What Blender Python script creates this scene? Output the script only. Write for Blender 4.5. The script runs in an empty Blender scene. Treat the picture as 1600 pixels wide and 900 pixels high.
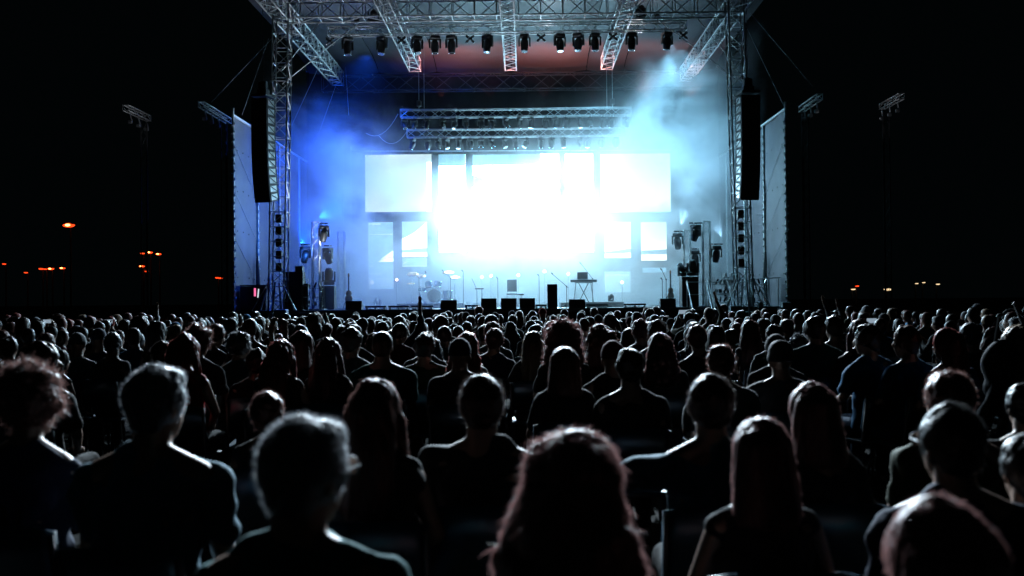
import bpy, math, random
import numpy as np
from mathutils import Vector, Matrix, noise as mnoise
rnd = random.Random(11)
R = math.radians
sc = bpy.context.scene
col = sc.collection

# ------------------------------------------------------------------ camera
CAM_Z = 1.575
cam_d = bpy.data.cameras.new('camera')
cam = bpy.data.objects.new('camera', cam_d); col.objects.link(cam)
cam_d.sensor_width = 36; cam_d.lens = 35; cam_d.clip_end = 3000; cam_d.clip_start = .05
RM = Matrix.Rotation(R(.74), 3, 'Z') @ Matrix.Rotation(R(90.7), 3, 'X') @ Matrix.Rotation(R(-.5), 3, 'Z')
cam.matrix_world = Matrix.Translation((0, 0, CAM_Z)) @ RM.to_4x4()
cam_d.dof.use_dof = True; cam_d.dof.focus_distance = 34; cam_d.dof.aperture_fstop = 2.5; cam_d.dof.aperture_blades = 7
sc.camera = cam
FPX = 1600 * 35 / 36.0
def at(px, py, Y):
    """point of the place at distance Y seen at a pixel of the 1600x900 photograph"""
    d = RM @ Vector(((px - 800) / FPX, -(py - 450) / FPX, -1))
    return Vector((0, 0, CAM_Z)) + d * (Y / d.y)

# ------------------------------------------------------------------ world, night
w = bpy.data.worlds.new('World'); sc.world = w; w.use_nodes = True
nt = w.node_tree; bg = nt.nodes['Background']
bg.inputs['Color'].default_value = (.0016, .0032, .0038, 1); bg.inputs['Strength'].default_value = .3
sc.view_settings.view_transform = 'Standard'; sc.view_settings.look = 'None'
sc.view_settings.exposure = 0; sc.view_settings.gamma = 1
cy = sc.cycles
cy.volume_bounces = 1; cy.max_bounces = 4; cy.diffuse_bounces = 0; cy.glossy_bounces = 2; cy.transmission_bounces = 3
cy.volume_step_rate = 1.0; cy.volume_max_steps = 64
cy.sample_clamp_indirect = 4; cy.use_denoising = True
cy.caustics_reflective = False; cy.caustics_refractive = False

# ------------------------------------------------------------------ materials
def mat(name, color, rough=.6, metal=0, bump=0, bscale=20, var=0, vscale=4, spec=.5, sheen=0, trans=0, emit=None, estr=0, coat=0, stretch=None):
    m = bpy.data.materials.new(name); m.use_nodes = True
    t = m.node_tree; n = t.nodes; b = n['Principled BSDF']; L = t.links.new
    b.inputs['Base Color'].default_value = (*color, 1); b.inputs['Roughness'].default_value = rough
    b.inputs['Metallic'].default_value = metal; b.inputs['Specular IOR Level'].default_value = spec
    b.inputs['Sheen Weight'].default_value = sheen; b.inputs['Coat Weight'].default_value = coat
    tc = n.new('ShaderNodeTexCoord'); src = tc.outputs['Object']
    if stretch:
        mp = n.new('ShaderNodeMapping'); mp.inputs['Scale'].default_value = stretch
        L(src, mp.inputs['Vector']); src = mp.outputs['Vector']
    if var:
        nz = n.new('ShaderNodeTexNoise'); nz.inputs['Scale'].default_value = vscale; nz.inputs['Detail'].default_value = 5
        L(src, nz.inputs['Vector'])
        rp = n.new('ShaderNodeValToRGB')
        rp.color_ramp.elements[0].position = .32; rp.color_ramp.elements[1].position = .68
        rp.color_ramp.elements[0].color = tuple(c * (1 - var) for c in color) + (1,)
        rp.color_ramp.elements[1].color = tuple(min(1, c * (1 + var)) for c in color) + (1,)
        L(nz.outputs['Fac'], rp.inputs['Fac']); L(rp.outputs['Color'], b.inputs['Base Color'])
    if bump:
        nb = n.new('ShaderNodeTexNoise'); nb.inputs['Scale'].default_value = bscale; nb.inputs['Detail'].default_value = 6
        L(src, nb.inputs['Vector'])
        bp = n.new('ShaderNodeBump'); bp.inputs['Strength'].default_value = bump; bp.inputs['Distance'].default_value = .02
        L(nb.outputs['Fac'], bp.inputs['Height']); L(bp.outputs['Normal'], b.inputs['Normal'])
    if emit:
        b.inputs['Emission Color'].default_value = (*emit, 1); b.inputs['Emission Strength'].default_value = estr
    if trans:
        tr = n.new('ShaderNodeBsdfTranslucent'); tr.inputs['Color'].default_value = (*[min(1, c * 2.2) for c in color], 1)
        mx = n.new('ShaderNodeMixShader'); mx.inputs[0].default_value = trans
        L(b.outputs[0], mx.inputs[1]); L(tr.outputs[0], mx.inputs[2]); L(mx.outputs[0], n['Material Output'].inputs['Surface'])
    return m
M = {}
M['alu'] = mat('brushed aluminium', (.85, .86, .87), .42, .25, var=.12, vscale=6)
M['steel'] = mat('galvanised steel', (.4, .42, .44), .45, .6, var=.15)
M['darksteel'] = mat('dark steel', (.03, .03, .035), .5, .5, var=.2)
M['black'] = mat('black painted metal', (.018, .018, .02), .5, bump=.1, bscale=80, var=.3)
M['blackbox'] = mat('black textured paint', (.014, .014, .017), .6, bump=.25, bscale=140, var=.3)
M['grille'] = mat('speaker grille', (.012, .012, .013), .7, bump=.4, bscale=220)
M['deck'] = mat('black stage plywood', (.03, .032, .036), .45, bump=.15, bscale=30, var=.35, vscale=3)
M['drape'] = mat('black velvet drape', (.0018, .002, .0026), 1, var=.3, spec=0)
_d = M['drape'].node_tree; _q = _d.nodes.new('ShaderNodeBsdfDiffuse'); _q.inputs[0].default_value = (.0022, .0024, .003, 1)
_d.links.new(_q.outputs[0], _d.nodes['Material Output'].inputs['Surface'])
M['skirt'] = mat('black stage skirt', (.012, .013, .015), .85, bump=.5, bscale=3, stretch=(5, 5, .3))
M['tarp'] = mat('grey pvc wall sheet', (.135, .128, .155), .55, bump=.35, bscale=1.3, var=.18, vscale=1.1)
M['roof'] = mat('grey roof skin', (.045, .045, .05), .6, bump=.3, bscale=1.5, var=.12, vscale=.8)
M['roof2'] = mat('pale roof skin', (.062, .06, .062), .6, bump=.3, bscale=1.5, var=.12, vscale=.8)
M['roofedge'] = mat('dark roof valance', (.01, .01, .012), .9, spec=.05)
M['white'] = mat('white painted wood', (.7, .72, .74), .5, var=.1)
M['chrome'] = mat('chrome', (.85, .86, .88), .12, 1)
M['cymbal'] = mat('brass cymbal', (.75, .5, .2), .25, .9)
M['drumshell'] = mat('sparkling drum shell', (.1, .25, .4), .25, .3, var=.3, vscale=60, coat=.5)
M['drumskin'] = mat('white drum head', (.75, .75, .73), .5)
M['glass'] = mat('dark lens glass', (.02, .025, .04), .06, spec=.8, coat=1)
M['plastic'] = mat('blue grey chair plastic', (.1, .2, .3), .38, var=.08)
M['plastic_dark'] = mat('dark chair plastic', (.03, .032, .04), .45, var=.1)
M['cable'] = mat('black rubber cable', (.02, .02, .02), .6)
M['wire'] = mat('steel wire', (.35, .37, .4), .5, .4)
M['wood'] = mat('guitar wood', (.3, .12, .04), .3, var=.3, coat=.6)
M['red'] = mat('red cloth', (.5, .03, .04), .8)
M['hole'] = mat('black eyelet', (.01, .01, .01), .8)
M['ground'] = mat('trampled dark ground', (.028, .03, .026), .9, bump=.6, bscale=9, var=.4, vscale=1.5)
def emis(name, c, s, band=None):
    m = bpy.data.materials.new(name); m.use_nodes = True; t = m.node_tree; n = t.nodes
    n.remove(n['Principled BSDF']); e = n.new('ShaderNodeEmission')
    e.inputs['Color'].default_value = (*c, 1); e.inputs['Strength'].default_value = s
    if band:   # faint picture content on the display, in object space
        tc = n.new('ShaderNodeTexCoord'); mp = n.new('ShaderNodeMapping'); mp.inputs['Scale'].default_value = band
        nz = n.new('ShaderNodeTexNoise'); nz.inputs['Scale'].default_value = 1; nz.inputs['Detail'].default_value = 3
        rp = n.new('ShaderNodeValToRGB'); rp.color_ramp.elements[0].position = .35; rp.color_ramp.elements[1].position = .7
        rp.color_ramp.elements[0].color = (*[x * .8 for x in c], 1); rp.color_ramp.elements[1].color = (*[min(1, x * 1.15) for x in c], 1)
        t.links.new(tc.outputs['Object'], mp.inputs[0]); t.links.new(mp.outputs[0], nz.inputs['Vector'])
        t.links.new(nz.outputs['Fac'], rp.inputs[0]); t.links.new(rp.outputs[0], e.inputs['Color'])
    t.links.new(e.outputs[0], n['Material Output'].inputs['Surface'])
    return m
M['led_hot'] = emis('led bright white', (.4, .78, 1), 32)
M['led_hot2'] = emis('led white', (.5, .85, 1), 2.6)
M['led_pale'] = emis('led pale cyan', (.72, .93, .95), 1.0, (.5, 1, .7))
M['led_blue'] = emis('led light blue', (.33, .66, .95), 1.0, (1.5, 1, 2.5))
M['led_band'] = emis('led sky blue', (.3, .66, .95), .9, (3, 1, .6))
M['led_white'] = emis('led plain white', (.9, .97, 1), 3)
M['led_strip'] = emis('led cyan strip', (.45, .78, .9), .9)
M['led_grey'] = emis('led grey', (.75, .85, .88), .95)
M['lamp_warm'] = emis('warm white lamp', (1, .62, .45), 30)
M['lamp_red'] = emis('red orange lamp', (1, .06, .01), 2)
M['lamp_core'] = emis('orange lamp core', (1, .28, .06), 14)
M['lamp_dim'] = emis('dim red diffuser', (1, .03, .004), .55)
M['lamp_cream'] = emis('cream lamp', (1, .72, .4), 1.3)
M['pink_glow'] = emis('pink display', (.9, .15, .35), 1.2)
M['white_glow'] = emis('white display', (.7, .85, .9), 1.0)

# ------------------------------------------------------------------ mesh builder
def frame(d):
    d = d.normalized(); a = Vector((0, 0, 1)) if abs(d.z) < .9 else Vector((1, 0, 0))
    u = d.cross(a).normalized(); return u, d.cross(u).normalized()
class MB:
    def __init__(s): s.v = []; s.f = []
    def add(s, v, f):
        o = len(s.v); s.v += [tuple(p) for p in v]; s.f += [tuple(i + o for i in q) for q in f]; return s
    def box(s, c, size, rz=0, rx=0, ry=0, taper=1):
        m = Matrix.Rotation(rz, 3, 'Z') @ Matrix.Rotation(ry, 3, 'Y') @ Matrix.Rotation(rx, 3, 'X')
        v = []
        for z in (-.5, .5):
            k = taper if z > 0 else 1
            for x, y in ((-.5, -.5), (.5, -.5), (.5, .5), (-.5, .5)):
                v.append(Vector(c) + m @ Vector((x * size[0] * k, y * size[1] * k, z * size[2])))
        return s.add(v, [(0, 3, 2, 1), (4, 5, 6, 7), (0, 1, 5, 4), (1, 2, 6, 5), (2, 3, 7, 6), (3, 0, 4, 7)])
    def bbox(s, c, size, b=.01, **k):     # box with chamfered vertical and top edges
        sx, sy, sz = size; sx /= 2; sy /= 2; sz /= 2
        rz = k.get('rz', 0); rx = k.get('rx', 0)
        m = Matrix.Rotation(rz, 3, 'Z') @ Matrix.Rotation(rx, 3, 'X'); v = []
        for z, i in ((-sz, b), (-sz + b, 0), (sz - b, 0), (sz, b)):
            X, Y = sx - i, sy - i
            for x, y in ((-X + b, -Y), (X - b, -Y), (X, -Y + b), (X, Y - b), (X - b, Y), (-X + b, Y), (-X, Y - b), (-X, -Y + b)):
                v.append(Vector(c) + m @ Vector((x, y, z)))
        f = [tuple(range(7, -1, -1)), tuple(range(24, 32))]
        for r in range(3):
            for i in range(8):
                f.append((r * 8 + i, r * 8 + (i + 1) % 8, r * 8 + 8 + (i + 1) % 8, r * 8 + 8 + i))
        return s.add(v, f)
    def tube(s, a, b, r, r2=None, n=6, cap=True):
        a = Vector(a); b = Vector(b); r2 = r if r2 is None else r2
        u, w_ = frame(b - a); v = []
        for p, q in ((a, r), (b, r2)):
            for i in range(n):
                t = 2 * math.pi * i / n; v.append(p + u * math.cos(t) * q + w_ * math.sin(t) * q)
        f = [(i, i + n, (i + 1) % n + n, (i + 1) % n) for i in range(n)]
        if cap: f += [tuple(range(n)), tuple(range(2 * n - 1, n - 1, -1))]
        return s.add(v, f)
    def path(s, pts, r, n=5):
        pts = [Vector(p) for p in pts]
        v = []
        for k, p in enumerate(pts):
            d = pts[min(k + 1, len(pts) - 1)] - pts[max(k - 1, 0)]
            u, w_ = frame(d)
            rr = r[k] if isinstance(r, (list, tuple)) else r
            for i in range(n):
                t = 2 * math.pi * i / n; v.append(p + u * math.cos(t) * rr + w_ * math.sin(t) * rr)
        f = []
        for k in range(len(pts) - 1):
            for i in range(n): f.append((k * n + i, k * n + n + i, k * n + n + (i + 1) % n, k * n + (i + 1) % n))
        f += [tuple(range(n)), tuple(range(len(v) - 1, len(v) - n - 1, -1))]
        return s.add(v, f)
    def ell(s, c, r, n=12, m=8, rot=None):
        c = Vector(c); r = (r, r, r) if isinstance(r, (int, float)) else r; v = []
        rot = rot or Matrix.Identity(3)
        v.append(c + rot @ Vector((0, 0, -r[2])))
        for j in range(1, m):
            p = math.pi * j / m - math.pi / 2
            for i in range(n):
                t = 2 * math.pi * i / n
                v.append(c + rot @ Vector((r[0] * math.cos(p) * math.cos(t), r[1] * math.cos(p) * math.sin(t), r[2] * math.sin(p))))
        v.append(c + rot @ Vector((0, 0, r[2]))); e = len(v) - 1; f = []
        for i in range(n):
            f.append((0, 1 + (i + 1) % n, 1 + i)); f.append((e, e - n + i, e - n + (i + 1) % n))
        for j in range(m - 2):
            for i in range(n):
                a = 1 + j * n
                f.append((a + i, a + (i + 1) % n, a + n + (i + 1) % n, a + n + i))
        return s.add(v, f)
    def cap(s, a, b, ra, rb):             # tapered capsule
        s.tube(a, b, ra, rb, n=12); s.ell(a, ra * .999, 12, 6); s.ell(b, rb * .999, 12, 6); return s
    def loft(s, rings, n=20):             # rings: (x, y, z, rx, ry)
        v = []
        for (x, y, z, rx, ry) in rings:
            for i in range(n):
                t = 2 * math.pi * i / n
                v.append((x + rx * math.cos(t), y + ry * math.sin(t), z))
        f = []
        for k in range(len(rings) - 1):
            for i in range(n): f.append((k * n + i, k * n + (i + 1) % n, k * n + n + (i + 1) % n, k * n + n + i))
        f += [tuple(range(n - 1, -1, -1)), tuple(range(len(v) - n, len(v)))]
        return s.add(v, f)
    def prism(s, pts, y0, y1):            # outline in xz, extruded along y
        n = len(pts); v = [(x, y0, z) for x, z in pts] + [(x, y1, z) for x, z in pts]
        return s.add(v, [tuple(range(n)), tuple(range(2 * n - 1, n - 1, -1))] + [(i, i + n, (i + 1) % n + n, (i + 1) % n) for i in range(n)])
    def mesh(s, name, m, smooth=False):
        me = bpy.data.meshes.new(name); me.from_pydata(s.v, [], s.f); me.update()
        if m: me.materials.append(m)
        if smooth: me.shade_smooth()
        return me
def link(name, me, parent=None, loc=(0, 0, 0), rz=0):
    o = bpy.data.objects.new(name, me); col.objects.link(o); o.location = loc; o.rotation_euler = (0, 0, rz)
    if parent: o.parent = parent
    return o
def tag(o, label=None, cat=None, group=None, kind=None):
    if label: o['label'] = label
    if cat: o['category'] = cat
    if group: o['group'] = group
    if kind: o['kind'] = kind
    return o
def thing(name, label, cat, loc=(0, 0, 0), rz=0, group=None, rx=0):
    o = bpy.data.objects.new(name, None); col.objects.link(o); o.location = loc; o.rotation_euler = (rx, 0, rz)
    o.empty_display_size = .1
    return tag(o, label, cat, group)
def part(name, mb, m, parent, smooth=False, loc=(0, 0, 0), kind=None):
    o = link(name, mb.mesh(name, m, smooth), parent, loc)
    if kind: o['kind'] = kind
    return o
KIDS = {}
def copy_tree(o, kids, parent=None):
    c = o.copy(); col.objects.link(c); c.parent = parent
    for ch, sub in kids: copy_tree(ch, sub, c)
    return c
def kids_of(o): return [(c, kids_of(c)) for c in o.children]
def struct(name, mb, m, smooth=False): return tag(part(name, mb, m, None, smooth), kind='structure')

# ------------------------------------------------------------------ ground and stage
g = MB(); N = 60
for j in range(N + 1):
    for i in range(N + 1):
        x = (i / N - .5); y = (j / N - .5)
        x = math.copysign(abs(x * 2) ** 3, x) * 900; y = math.copysign(abs(y * 2) ** 3, y) * 900 + 20
        g.v.append((x, y, .02 * mnoise.noise(Vector((x * .4, y * .4, 0))) - .02))
for j in range(N):
    for i in range(N):
        a = j * (N + 1) + i; g.f.append((a, a + 1, a + N + 2, a + N + 1))
struct('ground', g, M['ground'], True)

CX = -.55; DZ = 1.27; YF = 36.0; YB = 48.2
WX = 10.07                       # half width between the wing walls
st = thing('stage', 'long black concert stage platform with dark skirt behind the crowd', 'stage', (CX, YF, 0))
part('deck', MB().box((0, 6.1, DZ - .06), (20.1, 12.2, .12)), M['deck'], st)
for k in range(14):              # skirt panels hung along the front
    sk = MB(); x0 = -10.05 + k * 20.1 / 14; x1 = x0 + 20.1 / 14 - .012; n = 16
    for i in range(n + 1):
        x = x0 + (x1 - x0) * i / n; y = -.03 - .018 * math.sin(i * 1.9 + k)
        sk.v += [(x, y, .02), (x, y, DZ - .125)]
    sk.f = [(2 * i, 2 * i + 2, 2 * i + 3, 2 * i + 1) for i in range(n)]
    part('skirt_panel', sk, M['skirt'], st)
part('edge_trim', MB().box((0, -.035, DZ - .055), (20.1, .05, .09)), M['black'], st)
for sx in (-10, 10):
    part('leg', MB().box((sx, .3, .56), (.12, .12, 1.12)), M['darksteel'], st)

# back drape
dr = MB(); n = 220
for i in range(n + 1):
    x = -10 + 20 * i / n; y = .006 * math.sin(i * 1.1) + .02 * math.sin(i * .11)
    dr.v += [(x, y, DZ), (x, y, 12.75)]
dr.f = [(2 * i, 2 * i + 2, 2 * i + 3, 2 * i + 1) for i in range(n)]
bd = thing('backdrop', 'tall black pleated drape closing the back of the stage', 'drape', (CX, YB, 0))
part('drape', dr, M['drape'], bd, True)
part('hanging_pipe', MB().tube((-10, .0, 12.8), (10, .0, 12.8), .04), M['darksteel'], bd)

# wing walls
def wing(sx, label):
    X = CX + sx * WX; t = thing('wing_wall', label, 'wall', (X, YF, 0), group='side walls of the stage')
    H = 8.4; ys = [0, 3.3, 6.8, 10.6, 12.9]
    for k in range(4):
        p = MB(); y0, y1 = ys[k] + .03, ys[k + 1] - .03; nn = 10
        for i in range(nn + 1):
            y = y0 + (y1 - y0) * i / nn
            for j in range(13):
                z = .1 + (H - .1) * j / 12
                b = .09 * math.sin(math.pi * i / nn) * math.sin(math.pi * j / 12 * 3) + .09 * mnoise.noise(Vector((y, z, sx * 5)))
                p.v.append((-sx * (.02 + b * .5), y, z))
        for i in range(nn):
            for j in range(12):
                a = i * 13 + j; p.f.append((a, a + 13, a + 14, a + 1) if sx > 0 else (a, a + 1, a + 14, a + 13))
        part('wall_sheet', p, M['tarp'], t, True)
    for k, y in enumerate(ys):
        part('post', MB().tube((-sx * .06, y, 0), (-sx * .06, y, H + (.25 if k == 0 else .02)), .045, n=8), M['alu'], t)
        if k in (0, 1):          # lashing rope wound round the post
            pts = []; 
            for i in range(150):
                z = .3 + (H - .5) * i / 150; a = i * 1.15
                pts.append((-sx * .06 + .075 * math.cos(a) + .03 * mnoise.noise(Vector((z * 2, k, 0))), y + .075 * math.sin(a), z))
            part('lashing_rope', MB().path(pts, .022, 4), M['white'], t)
    part('top_rail', MB().tube((-sx * .06, 0, H), (-sx * .06, 12.9, H), .05, n=8), M['alu'], t)
    e = MB()
    for z in (2.5, 4.2, 5.7, 7.2):
        for y in np.arange(.5, 12.6, .75):
            if rnd.random() < .8: e.ell((-sx * .065, y, z + rnd.uniform(-.04, .04)), (.012, .03, .03), 8, 4)
    part('eyelet', e, M['hole'], t, kind='stuff')
    for a, b in (((.1, 7.3), (3.2, 5.6)), ((.1, 5.6), (3.2, 3.9)), ((.1, 3.9), (3.2, 2.3))):
        part('seam', MB().tube((-sx * .075, a[0], a[1]), (-sx * .075, b[0], b[1]), .008, n=4), M['wire'], t)
    part('cable_bundle', MB().path([(-sx * .12, 3.0, 3.4), (-sx * .13, 2.95, 3.0), (-sx * .2, 2.8, 2.3), (-sx * .14, 2.75, 1.3)], [.03, .07, .09, .05], 6), M['cable'], t)
    return t
wing(-1, 'tall grey side wall of the stage on the left')
wing(1, 'tall grey side wall of the stage on the right')

# roof skin in strips between the roof beams
rf = thing('stage_roof', 'grey fabric roof over the stage lit dull red at its back', 'roof', (CX, YF, 0))
xs = [-9.8, -4.4, -2.2, 0, 2.2, 4.4, 6.6, 9.8]
xs = [-9.8, -6.4, -3.6, 0, 3.6, 5.4, 9.8]
for k in range(len(xs) - 1):
    p = MB(); nn = 14; x0, x1 = xs[k] + .015, xs[k + 1] - .015
    for j in range(nn + 1):
        y = -2.6 + 14.5 * j / nn
        for i in range(7):
            x = x0 + (x1 - x0) * i / 6
            sag = .12 * math.sin(math.pi * i / 6)
            p.v.append((x, y, 12.98 - sag - .35 * max(0, (y - 9.0) / 2.9) ** 2))
    for j in range(nn):
        for i in range(6):
            a = j * 7 + i; p.f.append((a, a + 7, a + 8, a + 1))
    part('roof_panel', p, M['roof2'] if k in (3,) else M['roof'], rf, True)
part('valance', MB().box((0, 11.95, 12.2), (19.6, .06, .8)), M['roofedge'], rf)
part('front_edge', MB().box((0, -2.65, 12.95), (19.6, .08, .3)), M['roofedge'], rf)

# ------------------------------------------------------------------ trusses
def truss(label, p0, p1, w_, h, bay=.5, rc=.025, rb=.013, group=None, m='alu', up=(0, 0, 1), name='truss', cat='truss', style='zig', chords_m=None):
    p0 = Vector(p0); p1 = Vector(p1); d = p1 - p0; Ln = d.length; d.normalize(); up = Vector(up)
    s = d.cross(up).normalized(); u = s.cross(d).normalized()
    t = thing(name, label, cat, p0, group=group)
    C = [s * (a * w_ / 2) + u * (b * h / 2) for a, b in ((-1, -1), (1, -1), (1, 1), (-1, 1))]
    for c in C: part('chord', MB().tube(c, c + d * Ln, rc, n=7), M[m], t, True)
    lace = MB(); nb = max(2, round(Ln / bay)); q = Ln / nb
    for f in range(4):
        a, b = C[f], C[(f + 1) % 4]
        for i in range(nb):
            p, r = (a, b) if (i + f) % 2 else (b, a)
            lace.tube(p + d * q * i, r + d * q * (i + 1), rb, n=5, cap=False)
            if style == 'ladder' or i == 0: lace.tube(a + d * q * i, b + d * q * i, rb, n=5, cap=False)
        lace.tube(a + d * Ln, b + d * Ln, rb, n=5, cap=False)
    part('bracing', lace, M[m], t, kind='stuff')
    if Ln > 4:                   # bolted joint plates every couple of metres
        jp = MB()
        k = 2.4
        while k < Ln - .5:
            for c in C: jp.tube(c + d * (k - .06), c + d * (k + .06), rc * 1.5, n=7)
            k += 2.4
        part('joint_sleeve', jp, M[m], t, True, kind='stuff')
    return t
ZB = 12.24
# towers lean in very slightly towards the top
lt = truss('left stage tower of silver truss beside the left speaker array', (CX - 8.46, 36.1, 0), (CX - 8.2, 36.1, 12.4), .56, .56, .55, .03, .016, 'towers carrying the stage roof', up=(0, 1, 0), name='truss_tower', cat='truss tower', style='ladder')
rt = truss('right stage tower of silver truss beside the right speaker array', (CX + 8.5, 36.1, 0), (CX + 8.24, 36.1, 12.4), .56, .56, .55, .03, .016, 'towers carrying the stage roof', up=(0, 1, 0), name='truss_tower', cat='truss tower', style='ladder')
truss('heavy front roof truss spanning between both stage towers', (CX - 8.6, 36.75, 12.42), (CX + 8.6, 36.75, 12.42), .72, .74, .82, .032, .018, 'roof trusses', style='ladder')
for x, l in ((-8.3, 'thick left roof beam truss slanting back from the left tower'), (8.3, 'thick right roof beam truss slanting back from the right tower')):
    truss(l, (CX + x, 33.6, ZB), (CX + x, 47.4, ZB), .52, .62, .6, .036, .018, 'outer roof beams', style='ladder')
for x, l in ((-4.35, 'narrow roof beam truss left of the middle'), (0, 'narrow middle roof beam truss above the stage centre'), (4.35, 'narrow roof beam truss right of the middle')):
    truss(l, (CX + x, 33.6, ZB + .02), (CX + x, 45.1, ZB + .02), .5, .5, .5, .028, .015, 'inner roof beams')
truss('dim dark truss across the back of the roof', (CX - 9, 47.2, 11.95), (CX + 9, 47.2, 11.95), .5, .74, .9, .03, .016, 'roof trusses', m='darksteel')
a = at(513, 50, 37.9); b = at(1072, 40.5, 37.9)
LT = truss('front lighting truss with black moving lamps hanging below', a, b, .34, .32, .45, .024, .012, 'lighting trusses')
u1a, u1b = at(626, 178, 43.2), at(986, 174.5, 43.2)
truss('upper of the two hazy lighting trusses above the screens', u1a, u1b, .32, .33, .42, .024, .011, 'lighting trusses', m='steel')
u2a, u2b = at(636, 209, 43.6), at(976, 206, 43.6)
truss('lower of the two hazy lighting trusses above the screens', u2a, u2b, .32, .33, .42, .024, .011, 'lighting trusses', m='steel')
# hanging chains of those trusses
for (pa, pb, lab) in ((a, b, 'front lighting truss'), (u1a, u1b, 'upper hazy lighting truss'), (u2a, u2b, 'lower hazy lighting truss')):
    for f, w2 in ((.08, 'left'), (.92, 'right')):
        p = pa.lerp(pb, f) + Vector((0, 0, .16))
        h = thing('chain_hoist', f'black chain hoist holding up the {w2} end of the {lab}', 'hoist', p, group='chain hoists')
        part('hoist_body', MB().bbox((0, 0, .28), (.2, .16, .26), .03), M['black'], h)
        part('chain', MB().tube((0, 0, .4), (0, 0, max(.5, 12.9 - p.z)), .01, n=5), M['steel'], h)
        part('hook', MB().tube((0, 0, 0), (0, 0, .16), .02), M['steel'], h)
# diagonal tie rods from roof corners to towers
for sx, l in ((-1, 'left'), (1, 'right')):
    for k, (x0, z0, x1, z1) in enumerate(((8.3, 10.1, 7.1, 12.0), (8.3, 9.6, 5.6, 12.0))):
        p0 = Vector((CX + sx * x0, 36.4, z0)); q0 = Vector((CX + sx * x1, 37.1, z1))
        o = tag(link('tie_rod', MB().tube((0, 0, 0), q0 - p0, .018, n=6).mesh('tie_rod', M['alu'], True), None, p0), f'{"steeper" if k == 0 else "flatter"} tie rod bracing the {l} tower to the front roof truss', 'rod', 'tie rods')
def wire(p, q, label, r=.007, sagk=.0, group='thin rigging wires'):
    p = Vector(p); q = Vector(q); pts = []
    for i in range(9):
        t = i / 8; pts.append(p.lerp(q, t) - p - Vector((0, 0, sagk * 4 * t * (1 - t))))
    return tag(link('rigging_wire', MB().path(pts, r, 4).mesh('rigging_wire', M['wire'], True), None, p), label, 'wire', group)
wire(at(1172, 20, 36), at(1270, 135, 36), 'long thin guy wire dropping outwards from the right roof corner', .008)
wire(at(1165, 40, 36), at(1226, 168, 36), 'guy wire from the right tower top to the right wing wall', .008)
wire(at(425, 60, 36), at(330, 160, 36), 'long thin guy wire dropping outwards from the left roof corner')
wire(at(420, 60, 36), at(378, 180, 36), 'guy wire from the left tower top to the left wing wall')
wire(at(500, 100, 41), at(447, 215, 40), 'thin wire from the left roof beam down behind the left tower', .008)
wire(at(526, 130, 46), at(487, 240, 47), 'thin wire from the left roof beam end to the left wall corner', .008)
wire(at(540, 105, 45), at(545, 180, 45), 'short vertical wire below the left roof beam end', .008)
wire(at(1066, 130, 45), at(1066, 160, 45), 'short vertical wire below the right roof beam end', .008)
wire(at(1125, 60, 39), at(1146, 118, 37), 'thin wire from the right roof beam to the right tower', .012)
for pa, pb, sg, l in ((at(622, 178, 43.2), at(572, 208, 44), -.25, 'upper'), (at(636, 205, 43.6), at(592, 212, 44), .35, 'lower')):
    o = wire(pa, pb, f'{l} slack cable looping left from the hazy lighting trusses', .009, .45, 'slack cables'); o.name = 'hanging_cable'; o['category'] = 'cable'
# pipes hung vertically behind
for px in (536, 548):
    p = at(px, 230, 46.5); q = at(px, 470, 46.5)
    wire(p, q, f'vertical drape pipe left of the screens, {"left" if px == 536 else "right"} of its pair', .018, group='drape pipes')
# outrigger trusses beyond the wing walls
def outrig(px, py, L_, label):
    p = at(px, py, 36); q = Vector((p.x, p.y + L_, p.z))
    t = truss(label, p, q, .2, .2, .4, .022, .009, 'outrigger trusses outside the wing walls', name='outrigger_truss')
    for k in range(3):
        part('hanging_clamp', MB().tube((0, .4 + k * .8, -.15), (0.05, .45 + k * .8, -.4), .03).bbox((0, .42 + k * .8, -.45), (.16, .12, .12), .02), M['steel'], t)
    ms = thing('support_mast', 'dark thin mast holding the ' + label.replace('truss ', '').replace('just ', ''), 'mast', (p.x, p.y + L_ * .85, 0), group='masts outside the wing walls')
    for a_, b_ in ((-.12, -.12), (.12, -.12), (0, .12)): part('chord', MB().tube((a_, b_, 0), (a_, b_, p.z - .2), .022), M['black'], ms)
    lc = MB()
    for i in range(int(p.z / .5)):
        lc.tube((-.12, -.12, i * .5), (.12, -.12, i * .5 + .5), .01, n=4).tube((.12, -.12, i * .5), (0, .12, i * .5 + .5), .01, n=4).tube((0, .12, i * .5), (-.12, -.12, i * .5 + .5), .01, n=4)
    part('bracing', lc, M['black'], ms, kind='stuff')
outrig(314, 163, 3.4, 'short lit truss just outside the left wing wall')
outrig(196, 168, 2.2, 'distant lit truss far out on the left')
outrig(1281, 151, 2.4, 'short lit truss just outside the right wing wall')
outrig(1409, 150, 2.0, 'distant lit truss far out on the right')

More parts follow.
